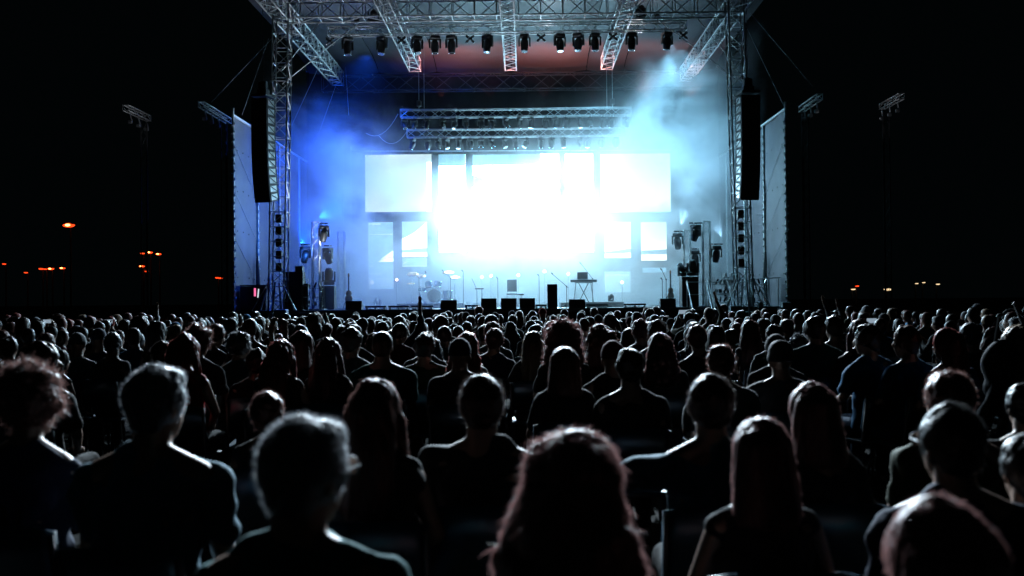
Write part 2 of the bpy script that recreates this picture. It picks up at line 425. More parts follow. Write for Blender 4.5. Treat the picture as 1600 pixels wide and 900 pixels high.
# ------------------------------------------------------------------ line arrays
def line_array(cx, ztop, yaw, label, n=12, width=.62):
    t = thing('line_array', label, 'speakers', (cx, 35.15, 0), yaw, group='hanging line arrays')
    bh = .31; y = 0; z = ztop; ang = R(-1)
    part('fly_frame', MB().bbox((0, .3, ztop + .12), (width, .7, .1), .02).bbox((0, .3, ztop + .26), (width * .6, .3, .2), .02), M['black'], t)
    part('hoist', MB().bbox((0, .3, ztop + .5), (.3, .25, .3), .04).tube((0, .3, ztop + .6), (0, .3, 12.3), .012), M['black'], t)
    rig = MB()
    sgn = 1 if cx < 0 else -1
    for k in range(n):
        d = Vector((0, math.sin(ang), -math.cos(ang)))      # downwards along the array
        f = Vector((0, -math.cos(ang), -math.sin(ang)))      # facing direction
        c = Vector((0, y, z))
        def P(x, depth, dn): return c + Vector((x, 0, 0)) - f * depth + d * dn
        hw = width / 2
        mb = MB(); g_ = .002
        v = [P(-hw, 0, g_), P(hw, 0, g_), P(hw, 0, bh - g_), P(-hw, 0, bh - g_), P(-hw * .92, .62, .003), P(hw * .92, .62, .003), P(hw * .92, .62, bh - .003), P(-hw * .92, .62, bh - .003)]
        mb.add(v, [(0, 1, 2, 3), (5, 4, 7, 6), (0, 4, 5, 1), (3, 2, 6, 7), (1, 5, 6, 2), (0, 3, 7, 4)])
        cb = part('speaker_cabinet', mb, M['blackbox'], t)
        gr = MB().add([P(-hw * .9, -.012, .03), P(hw * .9, -.012, .03), P(hw * .9, -.012, bh - .03), P(-hw * .9, -.012, bh - .03), P(-hw * .9, .0, .03), P(hw * .9, .0, .03), P(hw * .9, .0, bh - .03), P(-hw * .9, .0, bh - .03)],
                      [(0, 1, 2, 3), (0, 4, 5, 1), (3, 2, 6, 7), (1, 5, 6, 2), (0, 3, 7, 4)])
        link('grille', gr.mesh('grille', M['grille']), cb)
        x = sgn * (hw * .97 + .008)
        pl = [P(x, .1, .05), P(x, .52, .05), P(x, .52, bh - .05), P(x, .1, bh - .05)]
        sp = MB().add(pl + [q + Vector((sgn * .012, 0, 0)) for q in pl], [(0, 1, 2, 3), (7, 6, 5, 4), (0, 4, 5, 1), (1, 5, 6, 2), (2, 6, 7, 3), (3, 7, 4, 0)])
        link('side_plate', sp.mesh('side_plate', M['alu']), cb)
        for dp in (.06, .56):
            rig.tube(P(x + sgn * .02, dp, 0), P(x + sgn * .02, dp, bh), .014)
        rig.tube(P(x + sgn * .03, .1, .06), P(x + sgn * .03, .5, bh - .06), .013)
        y += d.y * bh; z += d.z * bh
        ang += R(.35 + 3.6 * (k / n) ** 2)
    part('rigging', rig, M['black'], t, kind='stuff')
line_array(at(405, 300, 35.15).x, at(405, 153, 35.15).z, R(-17), 'tall black hanging speaker array on the left tower', 12, .62)
line_array(at(1175, 300, 35.15).x, at(1175, 148, 35.15).z, R(9), 'tall black hanging speaker array on the right tower', 12, .68)

# small black boxes mounted in the towers
for sx, cx0, l in ((-1, CX - 8.4, 'left'), (1, CX + 8.4, 'right')):
    for k in range(5):
        z = at(800, 338 + k * 19, 36).z
        o = thing('junction_box', f'{["top", "second", "middle", "fourth", "lowest"][k]} small black box mounted inside the {l} tower', 'box', (cx0 - sx * .05, 35.98, z), group='black boxes in the towers')
        part('housing', MB().bbox((0, 0, 0), (.22, .2, .3), .02), M['black'], o)
        part('bracket', MB().box((0, .12, 0), (.3, .03, .04)), M['steel'], o)

# ------------------------------------------------------------------ moving heads
def make_mover(loc, label, group, rz=0, tilt=0, s=1.0, standing=False, mm='black'):
    t = thing('moving_head_lamp', label, 'stage light', loc, rz, group)
    k = -1 if not standing else 1
    def z(v): return v * k * s
    part('base', MB().bbox((0, 0, z(.09)), (.34 * s, .3 * s, .12 * s), .025 * s), M[mm], t)
    if not standing:
        part('clamp', MB().tube((-.1 * s, 0, z(0)), (-.1 * s, 0, z(-.06)), .025 * s).tube((.1 * s, 0, z(0)), (.1 * s, 0, z(-.06)), .025 * s), M['alu'], t)
    yk = MB()
    for sx in (-1, 1): yk.bbox((sx * .19 * s, 0, z(.3)), (.05 * s, .14 * s, .34 * s), .015 * s)
    yk.bbox((0, 0, z(.165)), (.42 * s, .15 * s, .04 * s), .012 * s)
    part('yoke', yk, M[mm], t)
    rot = Matrix.Rotation(tilt, 3, 'X'); c = Vector((0, 0, z(.38)))
    hd = MB(); ring = []
    prof = ((-.2, .05), (-.19, .1), (-.1, .135), (.05, .14), (.16, .13), (.26, .115), (.27, .1))
    n = 14; v = []
    for zz, r in prof:
        for i in range(n):
            a_ = 2 * math.pi * i / n; v.append(c + rot @ Vector((r * s * math.cos(a_), r * s * math.sin(a_), -zz * s)))
    f = []
    for j in range(len(prof) - 1):
        for i in range(n): f.append((j * n + i, j * n + (i + 1) % n, j * n + n + (i + 1) % n, j * n + n + i))
    f += [tuple(range(n - 1, -1, -1)), tuple(range(len(v) - n, len(v)))]
    hd.add(v, f)
    ho = part('lamp_head', hd, M[mm], t, True)
    L_ = MB(); v = [c + rot @ Vector((.092 * s * math.cos(2 * math.pi * i / n), .092 * s * math.sin(2 * math.pi * i / n), -.276 * s)) for i in range(n)]
    L_.add(v, [tuple(range(n))]); link('lens', L_.mesh('lens', M['glass']), ho)
    tr = MB()
    for i in range(n):
        a0 = 2 * math.pi * i / n; a1 = 2 * math.pi * (i + 1) / n
        tr.tube(c + rot @ Vector((.12 * s * math.cos(a0), .12 * s * math.sin(a0), -.265 * s)), c + rot @ Vector((.12 * s * math.cos(a1), .12 * s * math.sin(a1), -.265 * s)), .008 * s, n=4, cap=False)
    link('trim_ring', tr.mesh('trim_ring', M['chrome']), ho)
    return t
def spot(parent_loc, target, watt, color, angle, blend=.4, r=.1, name='spot_beam'):
    d = bpy.data.lights.new(name, 'SPOT'); d.energy = watt; d.color = color; d.spot_size = R(angle); d.spot_blend = blend; d.shadow_soft_size = 0
    o = bpy.data.objects.new(name, d); col.objects.link(o); o.location = parent_loc
    o.rotation_euler = (Vector(target) - Vector(parent_loc)).to_track_quat('-Z', 'Y').to_euler(); return o
ordw = ['first', 'second', 'third', 'fourth', 'fifth', 'sixth', 'seventh', 'eighth', 'ninth', 'tenth', 'eleventh', 'twelfth', 'thirteenth', 'fourteenth', 'fifteenth', 'sixteenth', 'seventeenth', 'eighteenth', 'nineteenth', 'twentieth']
for k, px in enumerate((543, 597, 652, 680, 706, 762, 820, 875, 904, 930, 987, 1042)):
    t_ = (px - 513) / (1072 - 513); p = a.lerp(b, t_) + Vector((0, 0, -.17 - .03))
    make_mover(p, f'{ordw[k]} black moving lamp from the left under the front lighting truss', 'moving lamps under the front lighting truss', rnd.uniform(-.6, .6), rnd.uniform(-.25, .15), 1.08)
def cross_light(p, label):
    t = thing('four_arm_lamp', label, 'stage light', p, group='four armed lamps under the front lighting truss')
    part('centre_block', MB().bbox((0, 0, -.2), (.14, .14, .12), .02), M['black'], t)
    part('clamp', MB().tube((0, 0, 0), (0, 0, -.15), .02), M['alu'], t)
    for sx in (-1, 1):
        for sz in (-1, 1):
            q = Vector((sx * .13, -.02, -.2 + sz * .11))
            l = part('lamp_pod', MB().tube((sx * .04, 0, -.2 + sz * .03), q, .03, .055, n=10), M['black'], t, True)
            link('lens', MB().ell(q, (.045, .045, .045), 8, 5).mesh('lens', M['glass'], True), l)
for k, px in enumerate((516, 628, 735, 846, 958, 1067)):
    t_ = (px - 513) / (1072 - 513); cross_light(a.lerp(b, t_) + Vector((0, -.05, -.18)), f'{ordw[k]} small four armed lamp from the left on the front truss')
for px, l in ((585, 'left'), (1000, 'right')):
    t_ = (px - 513) / (1072 - 513); p = a.lerp(b, t_) + Vector((0, -.2, .2))
    make_mover(p, f'black lamp standing on top of the front lighting truss near its {l} end', 'lamps on top of the front truss', .3, 1.2, 1.0, True)
k = 0
for px in (632, 647, 667, 692, 710, 728, 752, 768, 790, 812, 830, 853, 868, 884, 906, 922, 942, 956, 978):
    t_ = (px - 626) / 360; p = u1a.lerp(u1b, t_) + Vector((0, 0, -.2))
    make_mover(p, f'{ordw[k]} lamp from the left under the upper hazy truss', 'lamps under the upper hazy truss', rnd.uniform(-1.2, 1.2), rnd.uniform(-.8, .6), .74); k += 1
k = 0
for px in (645, 668, 684, 698, 717, 735, 752, 768, 788, 806, 822, 845, 862, 880, 905, 918, 940, 962):
    t_ = (px - 636) / 340; p = u2a.lerp(u2b, t_) + Vector((0, 0, -.2))
    make_mover(p, f'{ordw[k]} lamp from the left under the lower hazy truss', 'lamps under the lower hazy truss', rnd.uniform(-1.2, 1.2), rnd.uniform(-.8, .6), .74); k += 1

# ------------------------------------------------------------------ LED screens
def rect(u0, v0, u1, v1): return [(u0, v0), (u1, v0), (u1, v1), (u0, v1)]
def screen(px0, py0, px1, py1, m, label, extra=(), Y=46.6):
    p0 = at(px0, py1, Y); p1 = at(px1, py0, Y); w_ = p1.x - p0.x; h = p1.z - p0.z
    t = thing('led_screen', label, 'screen', p0, group='led screens behind the stage')
    part('display', MB().box((w_ / 2, 0, h / 2), (w_, .04, h)), m, t)
    part('back_case', MB().box((w_ / 2, .08, h / 2), (w_ - .02, .1, h - .02)), M['black'], t)
    fr = MB()
    for x in np.arange(.25, w_ - .1, .9): fr.tube((x, .17, -.02), (x, .17, h + .25), .02)
    part('mounting_frame', fr, M['darksteel'], t)
    for mm, pts in extra: part('picture_patch', MB().prism([(u * w_, v * h) for u, v in pts], -.028, -.0215), mm, t)
    return t
screen(571, 241, 674, 331.5, M['led_pale'], 'large pale upper left led screen, the leftmost of the top row', [(M['led_white'], rect(.93, .0, 1, .86))])
screen(686.5, 241, 727, 394, M['led_hot'], 'tall glaring led screen just left of the centre screen', [(M['led_band'], rect(0, .88, 1, 1))])
screen(740, 240.5, 873, 394, M['led_hot'], 'largest glaring white led screen in the middle of the stage', [(M['led_band'], rect(0, .89, .79, 1)), (M['led_blue'], [(0, .67), (.08, .68), (.12, .72), (.11, .76), (0, .79)])])
screen(884.5, 240, 926, 394, M['led_hot'], 'tall glaring led screen just right of the centre screen')
screen(938.5, 239.5, 1047, 332, M['led_hot2'], 'large white upper right led screen, the rightmost of the top row')
screen(576, 347, 614, 452, M['led_blue'], 'light blue lower left led screen with white triangle', [
    (M['led_white'], [(.38, .27 + .14), (1, .41), (1, .47), (.7, .455), (.45, .42)]), (M['led_white'], [(.5, .445), (.72, .47), (1, .485), (1, .57)]),
    (M['led_pale'], rect(.02, .81, .98, .825)), (M['led_pale'], rect(.02, .96, .5, .985)), (M['led_pale'], rect(.03, .22, .55, .235)),
    (M['led_pale'], rect(.3, .15, .98, .158)), (M['led_white'], rect(.08, .08, .2, .13)), (M['led_pale'], rect(0, .0, .12, .17)), (M['led_strip'], rect(.3, .02, 1, .15)),
    (M['led_pale'], rect(.03, .33, .2, .36))])
screen(628.5, 346, 667, 401.5, M['led_strip'], 'small led screen with white upward sweep left of centre', [
    (M['led_white'], [(0, .2), (1, .26), (1, .98), (.75, .82), (.45, .66), (0, .5)]), (M['led_white'], rect(0, 0, 1, .12))])
screen(628.5, 403, 667, 417, M['led_blue'], 'thin dim led strip below the white sweep screen', [(M['led_pale'], [(0, .05), (1, .05), (1, .12), (0, .15)]), (M['led_pale'], [(.02, .25), (.25, .6), (.1, .6)])])
screen(945, 347, 985, 403, M['led_white'], 'small white led screen right of centre with cyan strip', [(M['led_strip'], [(0, .11), (1, .14), (1, .26), (0, .17)])])
tI = screen(1002, 347, 1041, 407, M['led_white'], 'small white lower right led screen with faint letters', [(M['led_strip'], [(0, .15), (1, .15), (1, .29), (0, .26)])])
wI = .9
for gx, glyph in ((.1, 'I'), (.26, 'T'), (.42, 'I')):
    l = MB(); W = at(1041, 347, 46.6).x - at(1002, 347, 46.6).x; H = at(1002, 347, 46.6).z - at(1002, 407, 46.6).z
    x = gx * W; zt = H * .91; zb = H * .82
    l.box((x, -.03, (zt + zb) / 2), (.025, .01, zt - zb))
    l.box((x + .001, -.033, zt), (.11, .01, .02))
    if glyph == 'I' and gx > .3: l.box((x + .001, -.033, zb), (.1, .01, .02))
    part('letter', l, M['led_grey'], tI)
screen(945, 424, 985, 457, M['led_strip'], 'dim lower led screen with pinkish outline behind the keyboard', [(M['led_pale'], rect(.02, .8, .95, .86)), (M['led_pale'], rect(.02, .1, .06, .8))])
screen(1004, 418, 1041, 426, M['led_blue'], 'thin dim led strip below the lettered screen')
# LED wall header pipe
tag(link('screen_header_pipe', MB().tube((0, 0, 0), at(1048, 236, 46.9) - at(548, 238, 46.9), .03).mesh('pipe', M['steel'], True), None, at(548, 236.5, 46.9)), 'long horizontal pipe along the top of the led screens', 'pipe')

# ------------------------------------------------------------------ floor trusses with lamps
def floor_tower(px0, px1, ptop, Y, label):
    p0 = at(px0, 470, Y); p1 = at(px1, 470, Y); zt = at(px0, ptop, Y).z
    cx_ = (p0.x + p1.x) / 2; w_ = p1.x - p0.x
    t = truss(label, (cx_, Y, DZ), (cx_, Y, zt), w_, w_, .3, .022, .011, 'floor standing truss towers', up=(0, 1, 0), name='floor_truss')
    part('base_plate', MB().bbox((0, 0, .02), (.7, .7, .04), .01), M['steel'], t)
    return Vector((cx_, Y, zt))
floor_tower(489, 500.5, 347, 37.9, 'taller floor truss standing on the left of the stage')
floor_tower(529, 539, 362, 40.2, 'hazier floor truss right of the taller left one')
r1 = floor_tower(1099, 1110, 346, 37.9, 'taller floor truss standing on the right of the stage')
r2 = floor_tower(1069, 1079.5, 360, 38.5, 'shorter floor truss standing left of the taller right one')
def arm(px0, px1, py, Y, label):
    p = at(px0, py, Y); q = at(px1, py, Y)
    return tag(link('pipe_arm', MB().tube((0, 0, 0), q - p, .03).mesh('pipe_arm', M['black'], True), None, p), label, 'pipe', 'pipe arms carrying lamps')
arm(1077, 1100, 348.5, 37.9, 'top pipe arm reaching left from the taller right floor truss')
arm(1110, 1129, 381.5, 37.9, 'lower pipe arm reaching right from the taller right floor truss')
arm(1053, 1070, 361.5, 38.5, 'pipe arm reaching left from the shorter right floor truss')
arm(1080, 1092, 389, 38.5, 'short pipe arm between the two right floor trusses')
arm(500, 512, 349, 37.9, 'top pipe arm beside the taller left floor truss')
arm(470, 484, 382, 37.9, 'pipe arm on the far left wall pole')
arm(506, 518, 384, 38.4, 'lower pipe arm between the left floor trusses')
for px, py, Y, l in ((1087, 350, 37.9, 'lamp hanging from the top arm of the right floor truss'), (1119, 383, 37.9, 'lamp hanging from the lower arm of the right floor truss'),
                     (1058.5, 363, 38.5, 'lamp hanging at the left of the shorter right floor truss'), (1086, 390, 38.5, 'dark lamp hanging between the two right floor trusses'),
                     (506, 351, 37.9, 'dark lamp at the top of the taller left floor truss'), (477, 384, 37.9, 'dark lamp hanging on the far left wall pole'), (512, 386, 38.4, 'dim lamp hanging between the left floor trusses')):
    make_mover(at(px, py, Y), l, 'lamps on the floor trusses', rnd.uniform(-.8, .8), .5, 1.0)

# ------------------------------------------------------------------ stage gear
def gxy(px, Y): return at(px, 460, Y).x
def monitor(px0, px1, ptop, label):
    Y = 36.4; p = at((px0 + px1) / 2, 484, Y); w_ = (px1 - px0) * Y / FPX; h = (484.0 - ptop) * Y / FPX
    t = thing('wedge_monitor', label, 'speaker', (p.x, Y, DZ), group='wedge monitors along the stage edge')
    hw = w_ / 2
    v = [(-hw, -.2, 0), (hw, -.2, 0), (hw, .28, 0), (-hw, .28, 0), (-hw, -.14, h), (hw, -.14, h), (hw, .02, h), (-hw, .02, h)]
    part('cabinet', MB().add(v, [(0, 3, 2, 1), (4, 5, 6, 7), (0, 1, 5, 4), (1, 2, 6, 5), (2, 3, 7, 6), (3, 0, 4, 7)]), M['blackbox'], t)
    part('grille', MB().add([(-hw * .9, .262, .03), (hw * .9, .262, .03), (hw * .9, .045, h - .02), (-hw * .9, .045, h - .02)], [(0, 1, 2, 3)]), M['grille'], t)
    for sx in (-1, 1): part('handle', MB().bbox((sx * (hw + .004), 0, h * .5), (.02, .12, .05), .006), M['black'], t)
names = ['leftmost', 'second', 'third', 'fourth', 'fifth', 'sixth', 'rightmost']
for k, (x0, x1, y) in enumerate(((541, 566, 470), (689, 714, 470), (752, 776, 468), (783, 807, 468), (812, 836, 468), (889, 914, 470.5), (1031, 1055, 470.5))):
    monitor(x0, x1, y, f'{names[k]} black wedge monitor on the stage edge' + ('' if k in (0, 6) else ' counted from the left'))
# tall cabinet
t = thing('speaker_cabinet', 'tall narrow black cabinet standing right of the wedge monitors', 'speaker', (gxy(863, 36.6), 36.6, DZ))
part('cabinet', MB().bbox((0, 0, .44), (.36, .35, .88), .012), M['blackbox'], t)
part('grille', MB().box((0, -.18, .44), (.31, .012, .8)), M['grille'], t)
for z in (.15, .7): part('handle', MB().tube((-.19, -.06, z), (-.19, .06, z), .012), M['black'], t)
# low batten lights between
for k, (x0, x1) in enumerate(((570, 604), (606, 640), (642, 678), (726, 751), (1, 1), (915, 950), (974, 1010), (836, 855))):
    if x0 == 1: continue
    Y = 36.3; p = at((x0 + x1) / 2, 480, Y); w_ = (x1 - x0) * Y / FPX
    t = thing('footlight_bar', f'{ordw[k]} low black footlight bar from the left on the stage edge', 'footlight', (p.x, Y, DZ), group='footlight bars')
    part('bar', MB().bbox((0, 0, .11), (w_ - .03, .1, .07), .01), M['black'], t)
    for sx in (-1, 0, 1): part('foot', MB().bbox((sx * w_ * .4, 0, .035), (.08, .14, .07), .01), M['steel'], t)
    part('lens_strip', MB().box((0, .055, .12), (w_ - .1, .012, .03)), M['glass'], t)
    cbp = [(-w_ * .45 + i * w_ * .09, .18 + .06 * math.sin(i * 2.1 + k), .012) for i in range(11)]
    part('cable', MB().path(cbp, .02, 5), M['white'] if k % 2 else M['cable'], t)
def mic_stand(px, Y, h, label, boom=None, mic=True):
    t = thing('microphone_stand', label, 'mic stand', (gxy(px, Y), Y, DZ), group='microphone stands')
    part('pole', MB().tube((0, 0, .05), (0, 0, h), .014), M['black'], t)
    bs = MB()
    for i in range(3):
        a_ = 2.1 * i + .5; bs.tube((0, 0, .12), (.28 * math.cos(a_), .28 * math.sin(a_), .01), .012)
    part('tripod', bs, M['black'], t)
    e = Vector((0, 0, h))
    if boom:
        q = Vector(boom); part('boom', MB().tube(e - q * .12, e + q, .011), M['black'], t); e = e + q
        part('clutch', MB().ell((0, 0, h), .03, 8, 6), M['black'], t)
    if mic: part('microphone', MB().cap(e, e + Vector((-.05, 0, .06)), .015, .025), M['darksteel'], t, True)
mic_stand(885.5, 37, .8, 'tall boom microphone stand leaning left beside the tall cabinet', (-.5, 0, .44))
mic_stand(724, 41, 1.5, 'straight microphone stand between drums and small stand')
mic_stand(778, 41, 1.2, 'straight microphone stand left of the chair')
mic_stand(842.5, 41, 1.3, 'thin microphone stand left of the tall cabinet')
mic_stand(1035, 38.5, 1.05, 'left microphone stand in front of the right cabinet stack')
mic_stand(1041, 38.3, 1.05, 'boom microphone stand in front of the right cabinet stack', (-.15, 0, .35))
mic_stand(926, 40.5, 1.15, 'microphone stand at the right end of the keyboard', (-.45, 0, .6))
# small tray stand
t = thing('music_stand', 'low tray stand with thin boom left of the chair', 'stand', (gxy(749, 40.5), 40.5, DZ))
part('tray', MB().bbox((0, 0, .78), (.36, .3, .05), .01), M['black'], t)
part('pole', MB().tube((.1, 0, 0), (.1, 0, .78), .015), M['black'], t); part('pole', MB().tube((-.1, 0, 0), (-.1, 0, .78), .015), M['black'], t)
part('boom', MB().tube((-.12, 0, .8), (-.3, 0, 1.2), .012), M['black'], t)
# chair on stage
t = thing('stage_chair', 'square backed chair standing on the stage behind the monitors', 'chair', (gxy(800, 40.5), 40.5, DZ))
part('seat', MB().bbox((0, 0, .55), (.44, .4, .05), .015), M['darksteel'], t)
part('backrest', MB().bbox((0, .2, .9), (.4, .04, .5), .015), M['darksteel'], t)
for x in (-.2, .2):
    for y in (-.17, .2): part('leg', MB().tube((x, y, 0), (x, y, .55 if y < 0 else .7), .014), M['steel'], t)
t = thing('stage_stool', 'small round stool right of the stage chair', 'stool', (gxy(812, 40.4), 40.4, DZ))
part('seat', MB().tube((0, 0, .5), (0, 0, .56), .17, n=16), M['darksteel'], t)
for a_ in (0, 2.1, 4.2): part('leg', MB().tube((.05 * math.cos(a_), .05 * math.sin(a_), .5), (.16 * math.cos(a_), .16 * math.sin(a_), 0), .014), M['steel'], t)
# keyboard on stand with laptop
kx = gxy(912, 40)
t = thing('keyboard_stand', 'crossed keyboard stand right of the boom microphone', 'stand', (kx, 40, DZ))
for sx in (-1, 1): part('leg', MB().tube((sx * .3, -.1, 0), (-sx * .2, .1, .98), .018), M['black'], t)
for sx in (-1, 1): part('leg', MB().tube((sx * .42, .1, 0), (sx * .3, .1, .98), .016), M['black'], t)
part('cross_bar', MB().tube((-.35, 0, .98), (.35, 0, .98), .018), M['black'], t)
t = thing('keyboard', 'stage keyboard lying on the crossed stand', 'keyboard', (kx, 40, DZ + 1.0))
part('body', MB().bbox((0, 0, .05), (1.05, .32, .1), .015), M['black'], t)
ks = MB()
for i in range(30): ks.box((-.48 + i * .033, .1, .106), (.029, .12, .012))
part('keys', ks, M['white'], t, kind='stuff')
t = thing('laptop', 'open laptop standing on the keyboard', 'laptop', (kx - .05, 39.95, DZ + 1.104))
part('base', MB().bbox((0, .05, .012), (.36, .24, .02), .005), M['steel'], t)
part('screen', MB().bbox((0, -.12, .16), (.42, .015, .28), .005, rx=R(12)), M['darksteel'], t)
# riser with a small lamp
t = thing('stage_riser', 'low stage riser behind the wedge monitors under the keyboard', 'riser', (gxy(922, 41.0), 41.0, DZ))
part('platform', MB().bbox((0, 0, .1), (2.5, 2.6, .2), .01), M['deck'], t)
part('edge', MB().box((0, -1.31, .1), (2.5, .02, .16)), M['black'], t)
make_mover(Vector((gxy(955, 39.6), 39.75, DZ + .2)), 'small lamp standing on the low riser', 'lamps standing on the floor', .4, .9, .55, True)
# drum kit
t = thing('drum_kit', 'hazy drum kit with cymbals on the left of the stage', 'drum kit', (gxy(676, 43), 43, DZ))
part('riser', MB().bbox((0, 0, .1), (2.8, 2.2, .2), .01), M['deck'], t)
def drum(c, r, h, ax, nm):
    c = Vector(c); ax = Vector(ax).normalized()
    o = part(nm, MB().tube(c - ax * h / 2, c + ax * h / 2, r, n=20), M['drumshell'], t)
    for sg in (-1, 1): link('drum_head', MB().tube(c + ax * sg * (h / 2 + .002), c + ax * sg * (h / 2 + .012), r * .97, n=20).mesh('drum_head', M['drumskin']), o)
    rim = MB()
    for sg in (-1, 1):
        u, v_ = frame(ax)
        for i in range(20):
            a0 = 2 * math.pi * i / 20; a1 = 2 * math.pi * (i + 1) / 20; cc = c + ax * sg * (h / 2 + .006)
            rim.tube(cc + (u * math.cos(a0) + v_ * math.sin(a0)) * r, cc + (u * math.cos(a1) + v_ * math.sin(a1)) * r, .012, n=5, cap=False)
    link('rim', rim.mesh('rim', M['chrome']), o)
drum((.1, -.35, .53), .3, .42, (0, 1, 0), 'bass_drum')
drum((-.15, -.3, 1.0), .15, .2, (-.2, .3, 1), 'tom_drum'); drum((.25, -.3, 1.0), .16, .2, (.2, .3, 1), 'tom_drum')
drum((.65, .1, .55), .2, .38, (0, 0, 1), 'floor_drum'); drum((-.45, 0, .8), .17, .15, (0, 0, 1), 'snare_drum')
for x, y, z, r in ((-.85, -.2, 1.45, .26), (-.45, -.4, 1.35, .2), (.7, -.3, 1.5, .26), (.95, .1, 1.3, .24), (-.95, .1, 1.05, .18)):
    cs = part('cymbal_stand', MB().tube((x, y, .2), (x, y, z), .014).tube((x, y, .4), (x + .2, y, .2), .01).tube((x, y, .4), (x - .2, y, .2), .01), M['chrome'], t)
    rr = Matrix.Rotation(R(rnd.uniform(10, 25)), 3, 'X')
    link('cymbal', MB().ell((x, y, z + .01), (r, r, .018), 20, 4, rr).mesh('cymbal', M['cymbal'], True), cs)
mic_stand(655, 42.2, 1.3, 'microphone stand left of the drum kit', (.3, .1, .2)); mic_stand(704, 42.2, 1.3, 'microphone stand right of the drum kit', (-.3, .1, .25))
# amp stacks
def amp(px, Y, w_, h, label, z=DZ, nm='amplifier_cabinet', d=.45):
    t = thing(nm, label, 'speaker', (gxy(px, Y), Y, z))
    part('cabinet', MB().bbox((0, 0, h / 2), (w_, d, h), .012), M['blackbox'], t)
    part('grille', MB().box((0, -d / 2 - .006, h / 2), (w_ * .88, .012, h * .86)), M['grille'], t)
    e = MB()
    for sx in (-1, 1):
        for zz in (.01, h - .01): e.bbox((sx * w_ / 2, -d / 2, zz), (.05, .05, .05), .01)
    part('corner_guard', e, M['steel'], t)
    return t
ax_ = amp(460, 36.6, .72, 1.42, 'big black speaker stack beside the left tower', nm='speaker_stack')
amp(1071, 37.2, .36, 1.12, 'black cabinet stack with pale side right of the screens', nm='speaker_stack', d=.7)
amp(1083, 37.2, .3, 1.12, 'second black cabinet right of the pale sided stack', nm='speaker_stack', d=.7)
amp(513, 38.5, .55, .92, 'blue lit case under a lamp on the left of the stage', nm='equipment_case')
make_mover(Vector((gxy(514, 38.5), 38.5, DZ + .92)), 'dark lamp standing on the left equipment case', 'lamps standing on the floor', .3, .3, 1.2, True)
make_mover(Vector((gxy(1066, 37.2), 37.2, DZ + 1.12)), 'dark lamp standing on the pale sided stack', 'lamps standing on the floor', .5, 2.4, .8, True)
make_mover(Vector((gxy(1083, 37.2), 37.2, DZ + 1.12)), 'dark lamp standing on the second right cabinet', 'lamps standing on the floor', -.5, .4, 1.1, True)
make_mover(Vector((gxy(590, 44), 44, DZ)), 'small lamp on the floor below the lower left screen', 'lamps standing on the floor', -.5, .4, .8, True)
# metal frame (trolley) beside left stack
t = thing('metal_trolley', 'bright metal frame trolley right of the big left stack', 'trolley', (gxy(476, 36.5), 36.5, DZ))
for x in (-.13, .13): part('upright', MB().box((x, 0, .58 if x > 0 else .7), (.035, .035, 1.16 if x > 0 else 1.4)), M['alu'], t)
for z in (.48, .9, 1.14): part('crossbar', MB().box((0, -.001, z), (.23, .03, .03)), M['alu'], t)
part('panel', MB().box((.0, .03, .5), (.22, .02, .95)), M['black'], t)
t = thing('flight_case', 'small open flight case with metal edges on top of left stack', 'case', (gxy(468, 36.5), 36.55, DZ + 1.42))
part('box', MB().bbox((0, 0, .1), (.26, .3, .2), .01), M['black'], t)
fr = MB()
for sx in (-1, 1):
    for z in (.005, .2): fr.box((sx * .135, -.15, z), (.02, .02, .02)); 
    fr.box((sx * .135, -.155, .1), (.02, .02, .2))
fr.box((0, -.156, .205), (.28, .02, .02))
part('metal_edge', fr, M['alu'], t)
# stagehand gear racks
def rack(px, Y, label, n, rows, s=1.0, z0=DZ):
    t = thing('equipment_rack', label, 'rack', (gxy(px, Y), Y, z0))
    for sx in (-1, 1):
        for y in (-.2, .2): part('upright', MB().box((sx * .3 * s, y, .55), (.03, .03, 1.1)), M['steel'], t)
    for r_ in range(rows):
        z = .15 + r_ * 1.0 / rows
        part('shelf', MB().box((0, 0, z), (.57 * s, .42, .025)), M['steel'], t)
        for i in range(n):
            x = (-.22 + .44 * i / max(1, n - 1)) * s
            m_ = rnd.choice(['alu', 'black', 'white', 'darksteel', 'chrome'])
            g2 = MB()
            if rnd.random() < .5: g2.bbox((x, rnd.uniform(-.1, .05), z + .1), (.1, .2, .14), .015, rz=rnd.uniform(-.4, .4))
            else: g2.cap((x, -.05, z + .06), (x + rnd.uniform(-.08, .08), -.08, z + .2), .04, .03)
            part('device', g2, M[m_], t)
    return t
rack(1128, 37.5, 'cluttered gear rack left of the right tower', 4, 3); rack(1142, 38.2, 'taller cluttered gear rack behind the right tower', 3, 4, z0=DZ + .2)
rack(492, 37.8, 'cluttered gear rack at the foot of the left floor truss', 3, 3)
rack(1186, 37.2, 'low gear rack right of the right tower', 3, 3)
# left backstage desk with small displays
t = thing('control_rack', 'dark control rack with pink and white displays left of the tower', 'rack', (gxy(398, 36.8), 36.8, DZ))
part('case', MB().bbox((0, 0, .45), (.95, .5, .9), .015), M['black'], t)
part('pink_display', MB().box((.08, -.26, .68), (.07, .015, .3)), M['pink_glow'], t)
part('white_display', MB().box((.2, -.26, .64), (.04, .015, .32), ry=.1), M['white_glow'], t)
part('lid', MB().box((0, 0, .93), (.97, .52, .04)), M['darksteel'], t)
